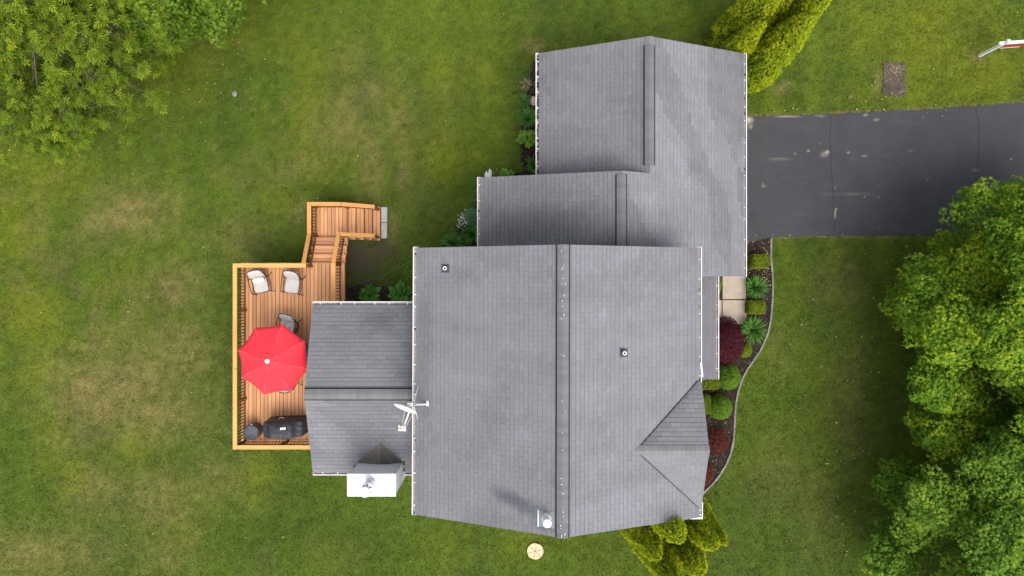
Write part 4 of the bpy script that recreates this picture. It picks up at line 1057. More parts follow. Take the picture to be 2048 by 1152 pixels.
def railrun(a, b, zfa, zfb, mat, posts=(), nb=None, cap_ext=(0, 0), capw=.142, sub=True):
    """a,b: xy of the cap centreline; zfa/zfb: floor heights below"""
    A = Vector((*a, zfa)); B = Vector((*b, zfb)); d = (B-A).normalized(); up = Vector((0, 0, 1)); L = (B-A).length
    mb = MB(); mb.bar(A+up*.985-d*cap_ext[0], B+up*.985+d*cap_ext[1], capw, .036); mb.build('rail_cap', M[mat], deck)
    mb = MB(); mb.bar(A+up*.93, B+up*.93, .04, .07); mb.build('top_rail', M['post'], deck)
    mb = MB(); mb.bar(A+up*.10, B+up*.10, .04, .06); mb.build('bottom_rail', M['post'], deck)
    n = nb if nb else max(2, int(L/.112))
    for k in range(n):
        p = A.lerp(B, (k+.5)/n); mb = MB(); mb.bar(p+up*.11, p+up*.92, .027, .027); mb.build('baluster', M['baluster'], deck)
    for t in posts:
        p = A.lerp(B, t); mb = MB(); mb.bar(p+up*(-.22), p+up*.965, .09, .09); mb.build('rail_post', M['post'], deck)
railrun((-9.74, -5.60), (-9.74, .79), ZD, ZD, 'rail_y', (0.0, .245, .75, 1.0), cap_ext=(.07, .07))
railrun((-9.74, .79), (-7.33, .79), ZD, ZD, 'rail_x', (.5, 1.0), cap_ext=(-.075, .09))
railrun((-9.74, -5.60), (-6.35, -5.60), ZD, ZD, 'rail_x', (.46,), cap_ext=(-.075, -.02))
railrun((-6.276, -.78), (-6.276, .86), ZD, ZD, 'rail_y', (1.0,), cap_ext=(0, .02))
railrun((-7.33, .87), (-7.345, 1.97), ZD, ZL, 'rail_y', (1.0,), cap_ext=(0, 0))
railrun((-6.276, .88), (-6.288, 1.95), ZD, ZL, 'rail_y', (1.0,), cap_ext=(-.01, -.01))
railrun((-7.347, 1.98), (-7.347, 3.04), ZL, ZL, 'rail_y', (1.0,), cap_ext=(0, .071))
railrun((-7.347, 3.04), (-6.19, 3.04), ZL, ZL, 'rail_x', (.99,), cap_ext=(-.075, -.002))
railrun((-6.19, 3.04), (-5.17, 3.03), ZL, .18, 'rail_x', (1.0,), cap_ext=(-.01, .05))
railrun((-6.288, 1.955), (-5.17, 1.95), ZL-.02, .18, 'rail_x', (1.0,), cap_ext=(.07, .05))

# ================================================================== PATIO FURNITURE
def rbox(mb, x0, x1, y0, y1, z0, z1, r, tone=.5, M_=Matrix.Identity(4), n=4):
    """cushion: rounded box"""
    b = len(mb.v); cx, cy, cz = (x0+x1)/2, (y0+y1)/2, (z0+z1)/2; hx, hy, hz = (x1-x0)/2, (y1-y0)/2, (z1-z0)/2; nu, nv = 28, 10
    ex = .35
    for i in range(nv+1):
        ph = -math.pi/2+math.pi*i/nv
        for j in range(nu):
            th = 2*math.pi*j/nu; sg = lambda q, e: math.copysign(abs(q)**e, q)
            p = Vector((cx+hx*sg(math.cos(ph), .45)*sg(math.cos(th), ex), cy+hy*sg(math.cos(ph), .45)*sg(math.sin(th), ex), cz+hz*sg(math.sin(ph), .6)))
            mb.v.append(tuple(M_ @ p)); mb.t.append(tone)
    for i in range(nv):
        for j in range(nu):
            j2 = (j+1) % nu; mb.f.append((b+i*nu+j, b+i*nu+j2, b+(i+1)*nu+j2, b+(i+1)*nu+j))
def chair(loc, rz, label, mat='cushion', pillow=False, ring=False):
    t = empty('patio_chair', loc, label, 'chair', 'cushioned patio chairs on the deck', rz)
    mb = MB(); rbox(mb, -.30, .30, -.38, .24, .36, .48, .05); mb.build('seat_cushion', M[mat], t, False, True)
    bk = Matrix.Translation((0, .26, .46)) @ Matrix.Rotation(R(-24), 4, 'X')
    mb = MB(); rbox(mb, -.31, .31, -.07, .07, -.04, .60, .05, M_=bk); mb.build('back_cushion', M[mat], t, False, True)
    t.scale = (.86, .86, .86)
    if pillow:
        pk_ = Matrix.Translation((0, .13, .58)) @ Matrix.Rotation(R(-38), 4, 'X'); mb = MB(); rbox(mb, -.25, .25, -.06, .06, -.14, .14, .05, M_=pk_); mb.build('pillow', M['leafpattern'], t, False, True)
    for s in (-1, 1):
        mb = MB(); mb.tube([(s*.37, -.40, .60), (s*.385, -.2, .645), (s*.385, .1, .68), (s*.36, .30, .78), (s*.30, .44, .93)], .019, 8); mb.build('arm', M['iron'], t, False)
        mb = MB(); mb.tube([(s*.37, -.40, .60), (s*.375, -.40, .30), (s*.40, -.43, .012)], .016, 8); mb.build('leg', M['iron'], t, False)
        mb = MB(); mb.tube([(s*.37, .22, .72), (s*.37, .26, .36), (s*.40, .40, .012)], .016, 8); mb.build('leg', M['iron'], t, False)
    mb = MB(); mb.tube([(.30, .44, .93), (.22, .51, 1.01), (0, .555, 1.06), (-.22, .51, 1.01), (-.30, .44, .93)], .017, 8); mb.tube([(-.30, .30, .45), (-.30, .44, .93)], .014, 6); mb.tube([(.30, .30, .45), (.30, .44, .93)], .014, 6)
    for q in (-.12, 0, .12): mb.tube([(q, .30, .45), (q*.8, .54-abs(q)*.2, 1.04)], .010, 6)
    mb.build('back_frame', M['iron'], t, False)
    mb = MB(); mb.tube([(-.37, -.38, .34), (.37, -.38, .34)], .014, 6); mb.tube([(-.37, .26, .34), (.37, .26, .34)], .014, 6); mb.tube([(-.37, -.38, .34), (-.37, .26, .34)], .014, 6); mb.tube([(.37, -.38, .34), (.37, .26, .34)], .014, 6); mb.build('seat_frame', M['iron'], t, False)
    if ring:
        mb = MB(); pts = [(.34*math.cos(a), .34*math.sin(a)-.06, .03) for a in [2*math.pi*k/24 for k in range(25)]]; mb.tube(pts, .018, 6, cap=False); mb.tube([(-.34, -.06, .03), (.34, -.06, .03)], .014, 6); mb.tube([(0, -.06, .03), (0, -.06, .35)], .03, 8); mb.build('swivel_base', M['iron'], t, False)
    return t
chair((-9.07, .17, ZD), R(12), 'white cushioned patio chair with leaf patterned pillow on the deck', pillow=True)
chair((-7.92, .15, ZD), R(-9), 'white cushioned patio chair without pillow, beside the deck stairs')
chair((-8.10, -1.38, ZD), R(-14), 'floral cushioned patio chair under the umbrella, facing the two white chairs\' side', 'floral', ring=True)
chair((-7.22, -2.42, ZD), R(-93), 'floral cushioned patio chair tucked between red umbrella and sunroom roof', 'floral', ring=True)
chair((-8.04, -3.24, ZD), R(184), 'floral cushioned patio chair under the umbrella, on the grill side', 'floral', ring=True)

tb = empty('patio_table', (-8.0, -2.39, ZD), 'round dark patio table under the red umbrella', 'table')
mb = MB(); mb.lathe((0, 0, 0), [(.78, .70), (.80, .71), (.80, .735), (.78, .745)], 40); mb.build('table_top', M['table'], tb, False)
for k in range(4):
    a = R(45+90*k); mb = MB(); mb.tube([(.45*math.cos(a), .45*math.sin(a), .70), (.40*math.cos(a), .40*math.sin(a), .35), (.55*math.cos(a), .55*math.sin(a), .012)], .022, 8); mb.build('leg', M['iron'], tb, False)

UM = Vector((-8.0, -2.39, 0)); um = empty('patio_umbrella', (UM.x, UM.y, ZD), 'open red eight panel patio umbrella over the deck table', 'umbrella')
RIM, ZRIM, ZTOP = 1.23, 3.74-ZD, 4.25-ZD; A0 = R(-15)
def canp(k, s_, t):   # t 0..1 hub->rim, s 0..1 across panel
    a0, a1 = A0+k*math.pi/4, A0+(k+1)*math.pi/4
    r_ = .05+(RIM-.05)*t; z = ZTOP-(ZTOP-ZRIM)*(t**1.12)
    p0 = Vector((r_*math.cos(a0), r_*math.sin(a0), z)); p1 = Vector((r_*math.cos(a1), r_*math.sin(a1), z)); p = p0.lerp(p1, s_)
    sag = 4*s_*(1-s_); p.z -= 0.045*sag*t; p.x *= 1-0.035*sag*t**3; p.y *= 1-0.035*sag*t**3
    p.z += 0.006*math.sin(9*s_+k*2)*t
    return p
for k in range(8):
    mb = MB(); nS, nT = 8, 8; b = 0
    for j in range(nT+1):
        for i in range(nS+1): mb.v.append(tuple(canp(k, i/nS, j/nT))); mb.t.append(.5)
    for j in range(nT):
        for i in range(nS): q = j*(nS+1)+i; mb.f.append((q, q+nS+1, q+nS+2, q+1))
    nb_ = len(mb.v)   # hanging hem
    for i in range(nS+1): p = canp(k, i/nS, 1.0); mb.v.append((p.x, p.y, p.z-.03)); mb.t.append(.5)
    for i in range(nS): q = nT*(nS+1)+i; mb.f.append((q, nb_+i, nb_+i+1, q+1))
    mb.build('canopy_panel', M['red'], um, False, True)
    mb = MB(); mb.bar(canp(k, 0, .05)+Vector((0, 0, .006)), canp(k, 0, .995)+Vector((0, 0, .012)), .016, .006); mb.build('seam', M['redline'], um, False)
    mb = MB(); mb.bar(canp(k, 0, .05)-Vector((0, 0, .03)), canp(k, 0, .97)-Vector((0, 0, .02)), .014, .018); mb.build('rib', M['iron'], um, False)
    a0, a1 = A0+k*math.pi/4, A0+(k+1)*math.pi/4; mb = MB()
    mb.poly([(.03*math.cos(a0), .03*math.sin(a0), ZTOP+.035), (.25*math.cos(a0), .25*math.sin(a0), ZTOP-.03), (.25*math.cos(a1), .25*math.sin(a1), ZTOP-.03), (.03*math.cos(a1), .03*math.sin(a1), ZTOP+.035)]); mb.build('vent_flap', M['red'], um, False)
mb = MB(); mb.tube([(0, 0, .01), (0, 0, ZTOP)], .021, 12); mb.build('pole', M['iron'], um, False)
mb = MB(); mb.lathe((0, 0, ZTOP), [(.06, .0), (.078, .04), (.07, .07), (.03, .085)], 16); mb.build('finial', M['capwhite'], um, False)
mb = MB(); mb.lathe((0, 0, 0), [(.24, .006), (.24, .05), (.06, .09), (.03, .30)], 24); mb.build('base', M['iron'], um, False)

# covered grill ------------------------------------------------------------------
gc = Vector((-8.10, -4.99, ZD)); gr = empty('covered_grill', gc, 'barbecue grill under a black fabric cover with white logo', 'grill', rz=R(1.5))
def gz(x_, y_):
    hood = 1/(1+math.exp((abs(x_+.02)-.44)*26)); z = .93+.21*hood*(1-.5*max(0, (y_-.05))/.28)
    z += .012*float(vnoise(x_, y_*2, .11, 3))+.02*math.sin(x_*11+y_*16+2*math.sin(y_*9))*(.3+.7*(y_ > .02))*.55
    return z
mb = MB(); nx_, ny_ = 64, 30; hx, hy = .70, .30
def gpos(i, j):
    a = -1+2*i/nx_; b_ = -1+2*j/ny_; xx = hx*a*(1-.06*abs(b_)**4); yy = hy*b_*(1-.12*abs(a)**5); e = max(abs(a)**7, abs(b_)**6)
    return (xx, yy, gz(xx, yy)-.07*e)
for j in range(ny_+1):
    for i in range(nx_+1): mb.v.append(gpos(i, j)); mb.t.append(.5)
for j in range(ny_):
    for i in range(nx_): q = j*(nx_+1)+i; mb.f.append((q, q+1, q+nx_+2, q+nx_+1))
per = [(i, 0) for i in range(nx_)]+[(nx_, j) for j in range(ny_)]+[(i, ny_) for i in range(nx_, 0, -1)]+[(0, j) for j in range(ny_, 0, -1)]
prev = [j*(nx_+1)+i for i, j in per]
for lv, (zf, fl_) in enumerate(((.75, 1.015), (.45, 1.03), (.02, 1.055))):
    cur = []
    for q, (i, j) in enumerate(per):
        p = gpos(i, j); wv = 1+.02*math.sin(q*.55+lv)*lv; cur.append(len(mb.v)); mb.v.append((p[0]*fl_*wv, p[1]*(fl_*1.03)*wv, zf)); mb.t.append(.5)
    for q in range(len(per)):
        q2 = (q+1) % len(per); mb.f.append((prev[q], cur[q], cur[q2], prev[q2]))
    prev = cur
mb.build('grill_cover', M['cover'], gr, False, True)
mb = MB()
for i in range(12):
    for j in range(5):
        f4 = []
        for (a, b_) in ((i, j), (i+1, j), (i+1, j+1), (i, j+1)):
            xx = -.44+.35*a/12*1.0+.0; yy = -.27+.17*b_/5; f4.append((xx+.0, yy, gz(xx, yy)+.012-.05*max(0, (-.22-yy)/.05)*.3))
        mb.poly(f4)
mb2 = MB()
for i in range(12):
    for j in range(5):
        f4 = []
        for (a, b_) in ((i, j), (i+1, j), (i+1, j+1), (i, j+1)):
            xx = -.42+.62*a/12*.62+.12; yy = -.275+.18*b_/5; f4.append((xx, yy, gz(xx, yy)+.012-.02*(b_ == 0)))
        mb2.poly(f4)
mb2.build('cover_pocket', M['cover2'], gr, False)
for k, (dx, wv, hv) in enumerate(((0, .035, .075), (.040, .028, .06), (.075, .03, .085), (.11, .032, .065), (.148, .03, .08))):
    xx = .02+dx; mb = MB(); yy = .045+(.006 if k % 2 else 0); z = gz(xx, yy)+.03
    mb.box(xx, xx+wv, yy, yy+hv, z-.006, z); mb.build('logo_mark', M['capwhite'], gr, False)
mb = MB(); mb.tube([(-.17, .33, .70), (-.16, .37, .72), (-.09, .39, .73), (0, .375, .72), (.02, .34, .70)], .013, 8); mb.build('handle', M['beige'], gr, False)
# round covered fire bowl
fb = P(501.5, 865.5, ZD+.55); fb.z = ZD
fp = empty('covered_fire_pit', fb, 'small round fire pit under a grey fabric cover, beside the grill', 'fire pit')
mb = MB(); prof = [(.26, .01), (.275, .2), (.27, .45), (.285, .50), (.275, .545), (.22, .565), (.12, .575), (.02, .58)]; mb.lathe((0, 0, 0), prof, 32)
mb.v = [(x_*(1+.03*math.sin(5*math.atan2(y_, x_)+z_*9)), y_*(1+.03*math.sin(4*math.atan2(y_, x_))), z_+(.014*float(vnoise(x_, y_, .09, 2)) if z_ > .5 else 0)) for x_, y_, z_ in mb.v]
mb.build('fire_pit_cover', M['greycover'], fp, False, True)
mb = MB(); mb.tube([(-.03, .27, .52), (.0, .30, .53), (.06, .275, .52)], .010, 6); mb.build('cover_handle', M['dish'], fp, False)

# ================================================================== SMALL YARD THINGS
sp_ = P(1070.5, 1102.5, 0.05); st = empty('stepping_stone', (sp_.x, sp_.y, 0), 'round tan stepping stone with spoke grooves set in the lawn', 'stepping stone')
mb = MB(); 
for k in range(6):
    a0 = R(15+60*k)+.035; a1 = R(15+60*(k+1))-.035; mb = MB(); pts = [(.02*math.cos((a0+a1)/2), .02*math.sin((a0+a1)/2))]+[(.315*math.cos(a0+(a1-a0)*q/8), .315*math.sin(a0+(a1-a0)*q/8)) for q in range(9)]
    mb.prism(pts, .02, .062); mb.build('stone_segment', M['tanstone'], st, False)
mb = MB(); mb.lathe((0, 0, 0), [(.318, -.02), (.318, .045)], 40); mb.build('stone_base', M['tandark'], st, False)
mb = MB(); mb.lathe((.07, .235, 0), [(.11, .05), (.11, .072), (.10, .078)], 20); mb.v = [(x_, .235+(y_-.235)*.55, z_) for x_, y_, z_ in mb.v]; mb.build('raised_oval', M['tanstone'], st, False)
def rock(name, loc, r_, mat, label, sx=1.0, seed=1):
    mb = MB(); rr_ = random.Random(seed); nu, nv = 12, 7
    for i in range(nv+1):
        ph = -math.pi/2+math.pi*i/nv
        for j in range(nu):
            th = 2*math.pi*j/nu; k = r_*(.8+.4*float(vnoise(math.cos(th)*2+seed, math.sin(th)*2+ph*2, .8, seed % 8)))
            mb.v.append((k*math.cos(ph)*math.cos(th)*sx, k*math.cos(ph)*math.sin(th), k*.6*math.sin(ph)+r_*.35)); mb.t.append(.5)
    for i in range(nv):
        for j in range(nu): j2 = (j+1) % nu; mb.f.append((i*nu+j, i*nu+j2, (i+1)*nu+j2, (i+1)*nu+j))
    o = link(name, mb.mesh(name, False), M[mat]); o.location = (loc.x, loc.y, -.02); return tag(o, label, 'rock')
rock('rock', P(469.5, 187.5, 0), .12, 'rockgrey', 'small grey stone lying alone on the back lawn', .8, 3)
rock('rock', P(1068, 203, 0), .20, 'rockpink', 'pinkish rock beside the garage wall bed', .8, 5)
# hose
hp = [P(px_, py_, 0.035) for px_, py_ in ((686, 584), (700, 574), (716, 567), (732, 562), (748, 557), (766, 552), (776, 545), (788, 540), (803, 534), (818, 525), (826, 518), (832, 508), (845, 498), (856, 496), (866, 500))]
mb = MB(); mb.tube(hp, .013, 8); tag(mb.build('garden_hose', M['hose'], None, smooth=True), 'thin green garden hose lying between deck and house', 'hose')
# green stake by the wing gutter
ge = P(948, 404, .0); gs = empty('garden_stake', ge, 'small green metal garden stake beside the wing gutter', 'stake')
mb = MB(); mb.tube([(0, 0, -.1), (0, 0, .5)], .014, 6); mb.build('stem', M['green_metal'], gs, False)
mb = MB(); mb.tube([(-.13, 0, .5), (.12, -.01, .5)], .02, 6); mb.tube([(-.1, .08, .48), (-.1, -.08, .48)], .016, 6); mb.build('crossbar', M['green_metal'], gs, False)
# twin gabled birdhouse
bh = P(977, 352, 1.45); bo = empty('birdhouse', (bh.x, bh.y, 0), 'white twin gabled birdhouse on a post by the wing roof', 'birdhouse')
mb = MB(); mb.bar((0, 0, -.1), (0, 0, 1.15), .06, .06); mb.build('post', M['white'], bo, False)
for dx, yy in ((-.075, -.03), (.055, .06)):
    w2 = .065; mb = MB(); mb.box(dx-w2+.008, dx+w2-.008, -.20+yy, .10+yy, 1.15, 1.42); hb = mb.build('house_box', M['white'], bo, False)
    mb = MB(); mb.hexa([(dx-w2, -.22+yy, 1.421), (dx+w2, -.22+yy, 1.421), (dx+w2, .12+yy, 1.421), (dx-w2, .12+yy, 1.421), (dx-.006, -.20+yy, 1.52), (dx+.006, -.20+yy, 1.52), (dx+.006, .20+yy, 1.52), (dx-.006, .20+yy, 1.52)]); mb.build('roof', M['white'], hb, False)
    for zz in (1.22, 1.32):
        mb = MB(); mb.tube([(dx, -.199+yy, zz), (dx, -.206+yy, zz)], .018, 10); mb.build('entry_hole', M['black'], hb, False)
# yard sign
sg0 = P(1958.5, 111.5, 0); sg = empty('yard_sign', sg0, 'white wooden sign post with hanging red panel on the front lawn', 'sign', rz=R(4))
mb = MB(); mb.bar((0, 0, -.2), (0, 0, 1.60), .10, .10); mb.build('post', M['capwhite'], sg, False)
mb = MB(); mb.hexa([(-.065, -.065, 1.60), (.065, -.065, 1.60), (.065, .065, 1.60), (-.065, .065, 1.60), (-.01, -.01, 1.66), (.01, -.01, 1.66), (.01, .01, 1.66), (-.01, .01, 1.66)]); mb.build('post_cap', M['capwhite'], sg, False)
mb = MB(); mb.bar((-.22, 0, 1.38), (1.15, 0, 1.38), .10, .09); mb.build('arm', M['capwhite'], sg, False)
mb = MB(); mb.box(.20, .96, -.012, .012, .80, 1.27); pn = mb.build('sign_panel', M['signred'], sg, False)
mb = MB(); mb.box(.20, .96, -.016, -.0121, 1.14, 1.268); mb.build('header_band', M['signblue'], pn, False)
mb = MB(); mb.box(.20, .96, -.016, -.0121, .802, .86); mb.build('footer_band', M['white'], pn, False)
for xx in (.3, .86):
    mb = MB(); mb.tube([(xx, 0, 1.26), (xx, 0, 1.34)], .008, 6); mb.build('hook', M['iron'], sg, False)

# fallen leaves --------------------------------------------------------------------
def fallen(n):
    r = np.random.default_rng(12); pts = []
    def add(cx, cy, sx, sy, k): pts.append(np.stack([r.normal(cx, sx, k), r.normal(cy, sy, k)], 1))
    pts.append(np.stack([r.uniform(0, 2048, int(n*.55)), r.uniform(0, 1152, int(n*.55))], 1))
    add(1720, 700, 60, 200, int(n*.28)); add(1690, 1000, 50, 120, int(n*.12)); add(1800, 200, 130, 40, int(n*.10)); add(1515, 540, 14, 40, int(n*.18)); add(1660, 470, 120, 3, int(n*.08)); add(1700, 222, 150, 3, int(n*.03)); add(420, 150, 60, 60, int(n*.1))
    q = np.concatenate(pts); x = (q[:, 0]-1024)*H/F; y = (576-q[:, 1])*H/F
    ok = np.ones(len(x), bool)
    for pl in HOUSE_FOOT: ok &= ~inpoly(x, y, pl)
    ok &= ~((x > -10) & (x < -6) & (y > -6) & (y < 3.3)); x, y = x[ok], y[ok]; m = len(x)
    ond = inpoly(x, y, DRIVE); z = np.where(ond, .026, np.where(inpoly(x, y, BED), .075, .055))
    kp_ = ~ond | (r.random(m) < .25); x, y, z = x[kp_], y[kp_], z[kp_]; m = len(x)
    tv = np.array([[0, -1, 0], [.7, -.1, .15], [0, 1, 0], [-.7, -.1, .15]]); tf = np.array([[0, 1, 2], [0, 2, 3]]); an = r.uniform(0, 6.28, m)
    v, f, t = scatter(tv, tf, np.stack([x, y, z], 1), np.stack([r.normal(0, .25, m), r.normal(0, .25, m), np.ones(m)], 1), np.stack([np.cos(an), np.sin(an), np.zeros(m)], 1), r.uniform(.014, .036, m), r.random(m))
    return link('fallen_leaf', npmesh('fallen_leaf', v, f, t), M['fallen'])
tag(fallen(430), 'small yellow fallen leaves scattered over lawn and mulch', 'leaves', kind='stuff')

# ================================================================== PLANTS
def trunk_mesh(base, top, r0, limbs, seed, r1f=.35):
    mb = MB(); rr = random.Random(seed); b = Vector(base); t = Vector(top)
    pts = [b+Vector((0, 0, -.2))]+[b.lerp(t, k/5)+Vector((rr.uniform(-.08, .08), rr.uniform(-.08, .08), 0)) for k in range(1, 6)]
    mb.tube(pts, [r0*1.25, r0, r0*.85, r0*.7, r0*.55, r0*r1f], 12)
    for (s_, e, r_) in limbs:
        p0 = b.lerp(t, s_); e = Vector(e); mid = p0.lerp(e, .5)+Vector((rr.uniform(-.2, .2), rr.uniform(-.2, .2), rr.uniform(.1, .35)))
        q1 = p0.lerp(mid, .5)+Vector((rr.uniform(-.1, .1), rr.uniform(-.1, .1), .05)); q2 = mid.lerp(e, .55)+Vector((rr.uniform(-.12, .12), rr.uniform(-.12, .12), .05))
        mb.tube([p0, q1, mid, q2, e], [r_, r_*.8, r_*.6, r_*.42, r_*.18], 7)
    return mb
TRI3 = (np.array([[0, 0, 0], [-.80, .45, .05], [-.20, .48, .0], [0, 1.1, -.10], [.20, .48, .0], [.80, .45, .05]]), np.array([[0, 2, 1], [0, 3, 2], [0, 4, 3], [0, 5, 4]]))
def crown(center, Rx, Rz, zmin, nclump, per, leaf, r, clr=(.55, 1.10), tonemap=None, yel=.12, squash=.72):
    """clumps over an ellipsoid; returns soup and clump centres"""
    c = np.array(center); parts = []; cl = []
    ga = math.pi*(3-math.sqrt(5))
    for i in range(nclump):
        inner = i >= int(nclump*.88)
        fz = (r.uniform(-.30, 1.0) if i % 4 else r.uniform(.55, 1.0)) if not inner else r.uniform(-.2, .7)
        th = i*ga+r.uniform(-.25, .25); rad = math.sqrt(max(0, 1-fz*fz)) if fz > 0 else math.sqrt(1-.4*fz*fz)
        k = r.uniform(.80, 1.10) if not inner else r.uniform(.35, .65)
        p = c+np.array([rad*math.cos(th)*Rx*k, rad*math.sin(th)*Rx*k, fz*Rz*k]); p[2] = max(p[2], zmin)
        cr = r.uniform(*clr); cl.append((p, cr))
        out = norm((p-c)[None, :]*np.array([[1, 1, .6]]))[0]
        m = int(per*(cr/.7)**2)
        if p[0] > 17.5+.3*cr or p[1] > 12.2: m = int(m*.38)      # far side of the crown: fewer, larger leaves
        far = 1.45 if (p[0] > 17.5+.3*cr or p[1] > 12.2) else 1.0
        # points on the clump dome, biased up/out
        d = norm(r.normal(0, 1, (m, 3))+np.array([0, 0, .75])+out*.55)
        rr = cr*(1.10-.48*r.random(m)**1.3)*(1+.22*np.sin(d[:, 0]*7+i)*np.cos(d[:, 1]*6+2*i))
        q = p+d*rr[:, None]*np.array([1, 1, squash])
        nr = norm(d*.55+np.array([0, 0, 1.2])+r.normal(0, .36, (m, 3)))
        fw = norm(d+np.array([0, 0, -.25])+r.normal(0, .55, (m, 3)))
        ct = r.normal(0, .07)+(.16 if r.random() < yel else 0)
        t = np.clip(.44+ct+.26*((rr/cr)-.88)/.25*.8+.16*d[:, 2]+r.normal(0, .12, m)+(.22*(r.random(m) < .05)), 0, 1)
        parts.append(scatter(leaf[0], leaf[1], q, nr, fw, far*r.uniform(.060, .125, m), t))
    return join(parts), cl
def tree(name, base, center, Rx, Rz, zmin, n, per, mat, label, seed, leaf=TRI3, r0=.22, bark='bark', **kw):
    r = np.random.default_rng(seed); (v, f, t), cl = crown(center, Rx, Rz, zmin, n, per, leaf, r, **kw)
    root = empty(name, base, label, 'tree')
    me = npmesh('crown', v, f, t); link('crown', me, M[mat], root)
    limbs = [(random.uniform(.35, .95), tuple(p-np.array([0, 0, .35])), .05) for p, cr in cl[::3]]
    trunk_mesh(base, (center[0], center[1], center[2]+Rz*.45), r0, limbs, seed).build('trunk', M[bark], root, smooth=True)
    return root
tree('maple_tree', (18.6, -1.7, 0), (18.6, -1.7, 2.9), 4.7, 4.7, 1.0, 185, 800, 'maple', 'large bright green maple tree overhanging the driveway edge', 21)
tree('maple_tree', (18.0, -8.5, 0), (18.0, -8.5, 2.7), 4.6, 4.2, 1.0, 155, 760, 'maple2', 'darker green maple tree on the front lawn, away from the driveway', 22, yel=.04)
tree('dense_tree', (-11.6, 11.5, 0), (-11.6, 11.5, 3.6), 3.2, 2.8, 1.6, 62, 620, 'darktree', 'dark green dense tree behind the light green ash tree', 23)

# ash tree with compound leaves ---------------------------------------------------------
def ash():
    r = np.random.default_rng(31); base = Vector((-15.0, 9.6, 0)); cen = np.array([-15.0, 9.6, 4.8])
    lv, lf = [], []
    for (bx_, by_, an, L, w_) in ((0, 1.0, 0, .66, .105), (0, .70, 46, .62, .10), (0, .70, -46, .62, .10), (0, .34, 62, .56, .095), (0, .34, -62, .56, .095)):
        b = len(lv); a = R(an); d = np.array([math.sin(a), math.cos(a)]); s_ = np.array([d[1], -d[0]]); o = np.array([bx_, by_])*.62
        for p, z in ((o, 0), (o+d*L*.45+s_*w_, .03), (o+d*L, -.06), (o+d*L*.45-s_*w_, .03)): lv.append([p[0], p[1], z-.12*(p[1]/1.2)**2])
        lf += [[b, b+1, b+2], [b, b+2, b+3]]
    lv, lf = np.array(lv), np.array(lf)
    parts = []; limbs = []; ga = math.pi*(3-math.sqrt(5)); tips = []
    nb_ = 58
    for i in range(nb_):
        fz = r.uniform(-.40, .95); th = i*ga; rad = math.sqrt(max(.05, 1-fz*fz)); k = r.uniform(.72, 1.0)
        p = cen+np.array([rad*math.cos(th)*4.3*k, rad*math.sin(th)*4.3*k, fz*3.4*k]); p[2] = max(p[2], 1.7)
        limbs.append((r.uniform(.35, .95), tuple(p), .045)); tips.append(p)
    mb = trunk_mesh(base, (cen[0], cen[1], 7.0), .2, limbs, 5)
    rr = random.Random(6)
    P_, D_ = [], []
    for p in tips:
        o0 = norm((p-cen)[None])[0]
        for q in range(30):
            e = p+r.normal(0, 1, 3)*np.array([.62, .62, .36])+o0*r.uniform(-.5, .35)
            mb.tube([Vector(p-o0*.5), Vector((p+e)/2+np.array([0, 0, .05])), Vector(e)], [.007, .005, .003], 3, cap=False)
            P_.append(e); D_.append(norm((e-p+o0*.5+np.array([0, 0, .15]))[None])[0])
    P_, D_ = np.array(P_), np.array(D_)
    for q in range(22):
        m = len(P_); an = r.normal(0, 1, (m, 3)); fw = norm(D_*.55+norm(an)*np.array([1, 1, .45])+np.array([0, 0, -.05])); nr = norm(np.tile([[0, 0, 1.]], (m, 1))+r.normal(0, .35, (m, 3)))
        hz = np.clip((P_[:, 2]-3)/5, 0, 1)
        t = np.clip(.44+.20*hz+r.normal(0, .17, m)+np.repeat(r.normal(0, .09, m//30), 30), 0, 1)
        parts.append(scatter(lv, lf, P_+r.normal(0, .07, (m, 3)), nr, fw, r.uniform(.15, .25, m), t))
    v, f, t = join(parts)
    root = empty('ash_tree', base, 'light green ash tree with feathery leaves and bare branches showing', 'tree')
    link('crown', npmesh('crown', v, f, t), M['ash'], root); mb.build('trunk', M['barkgrey'], root, smooth=True)
ash()

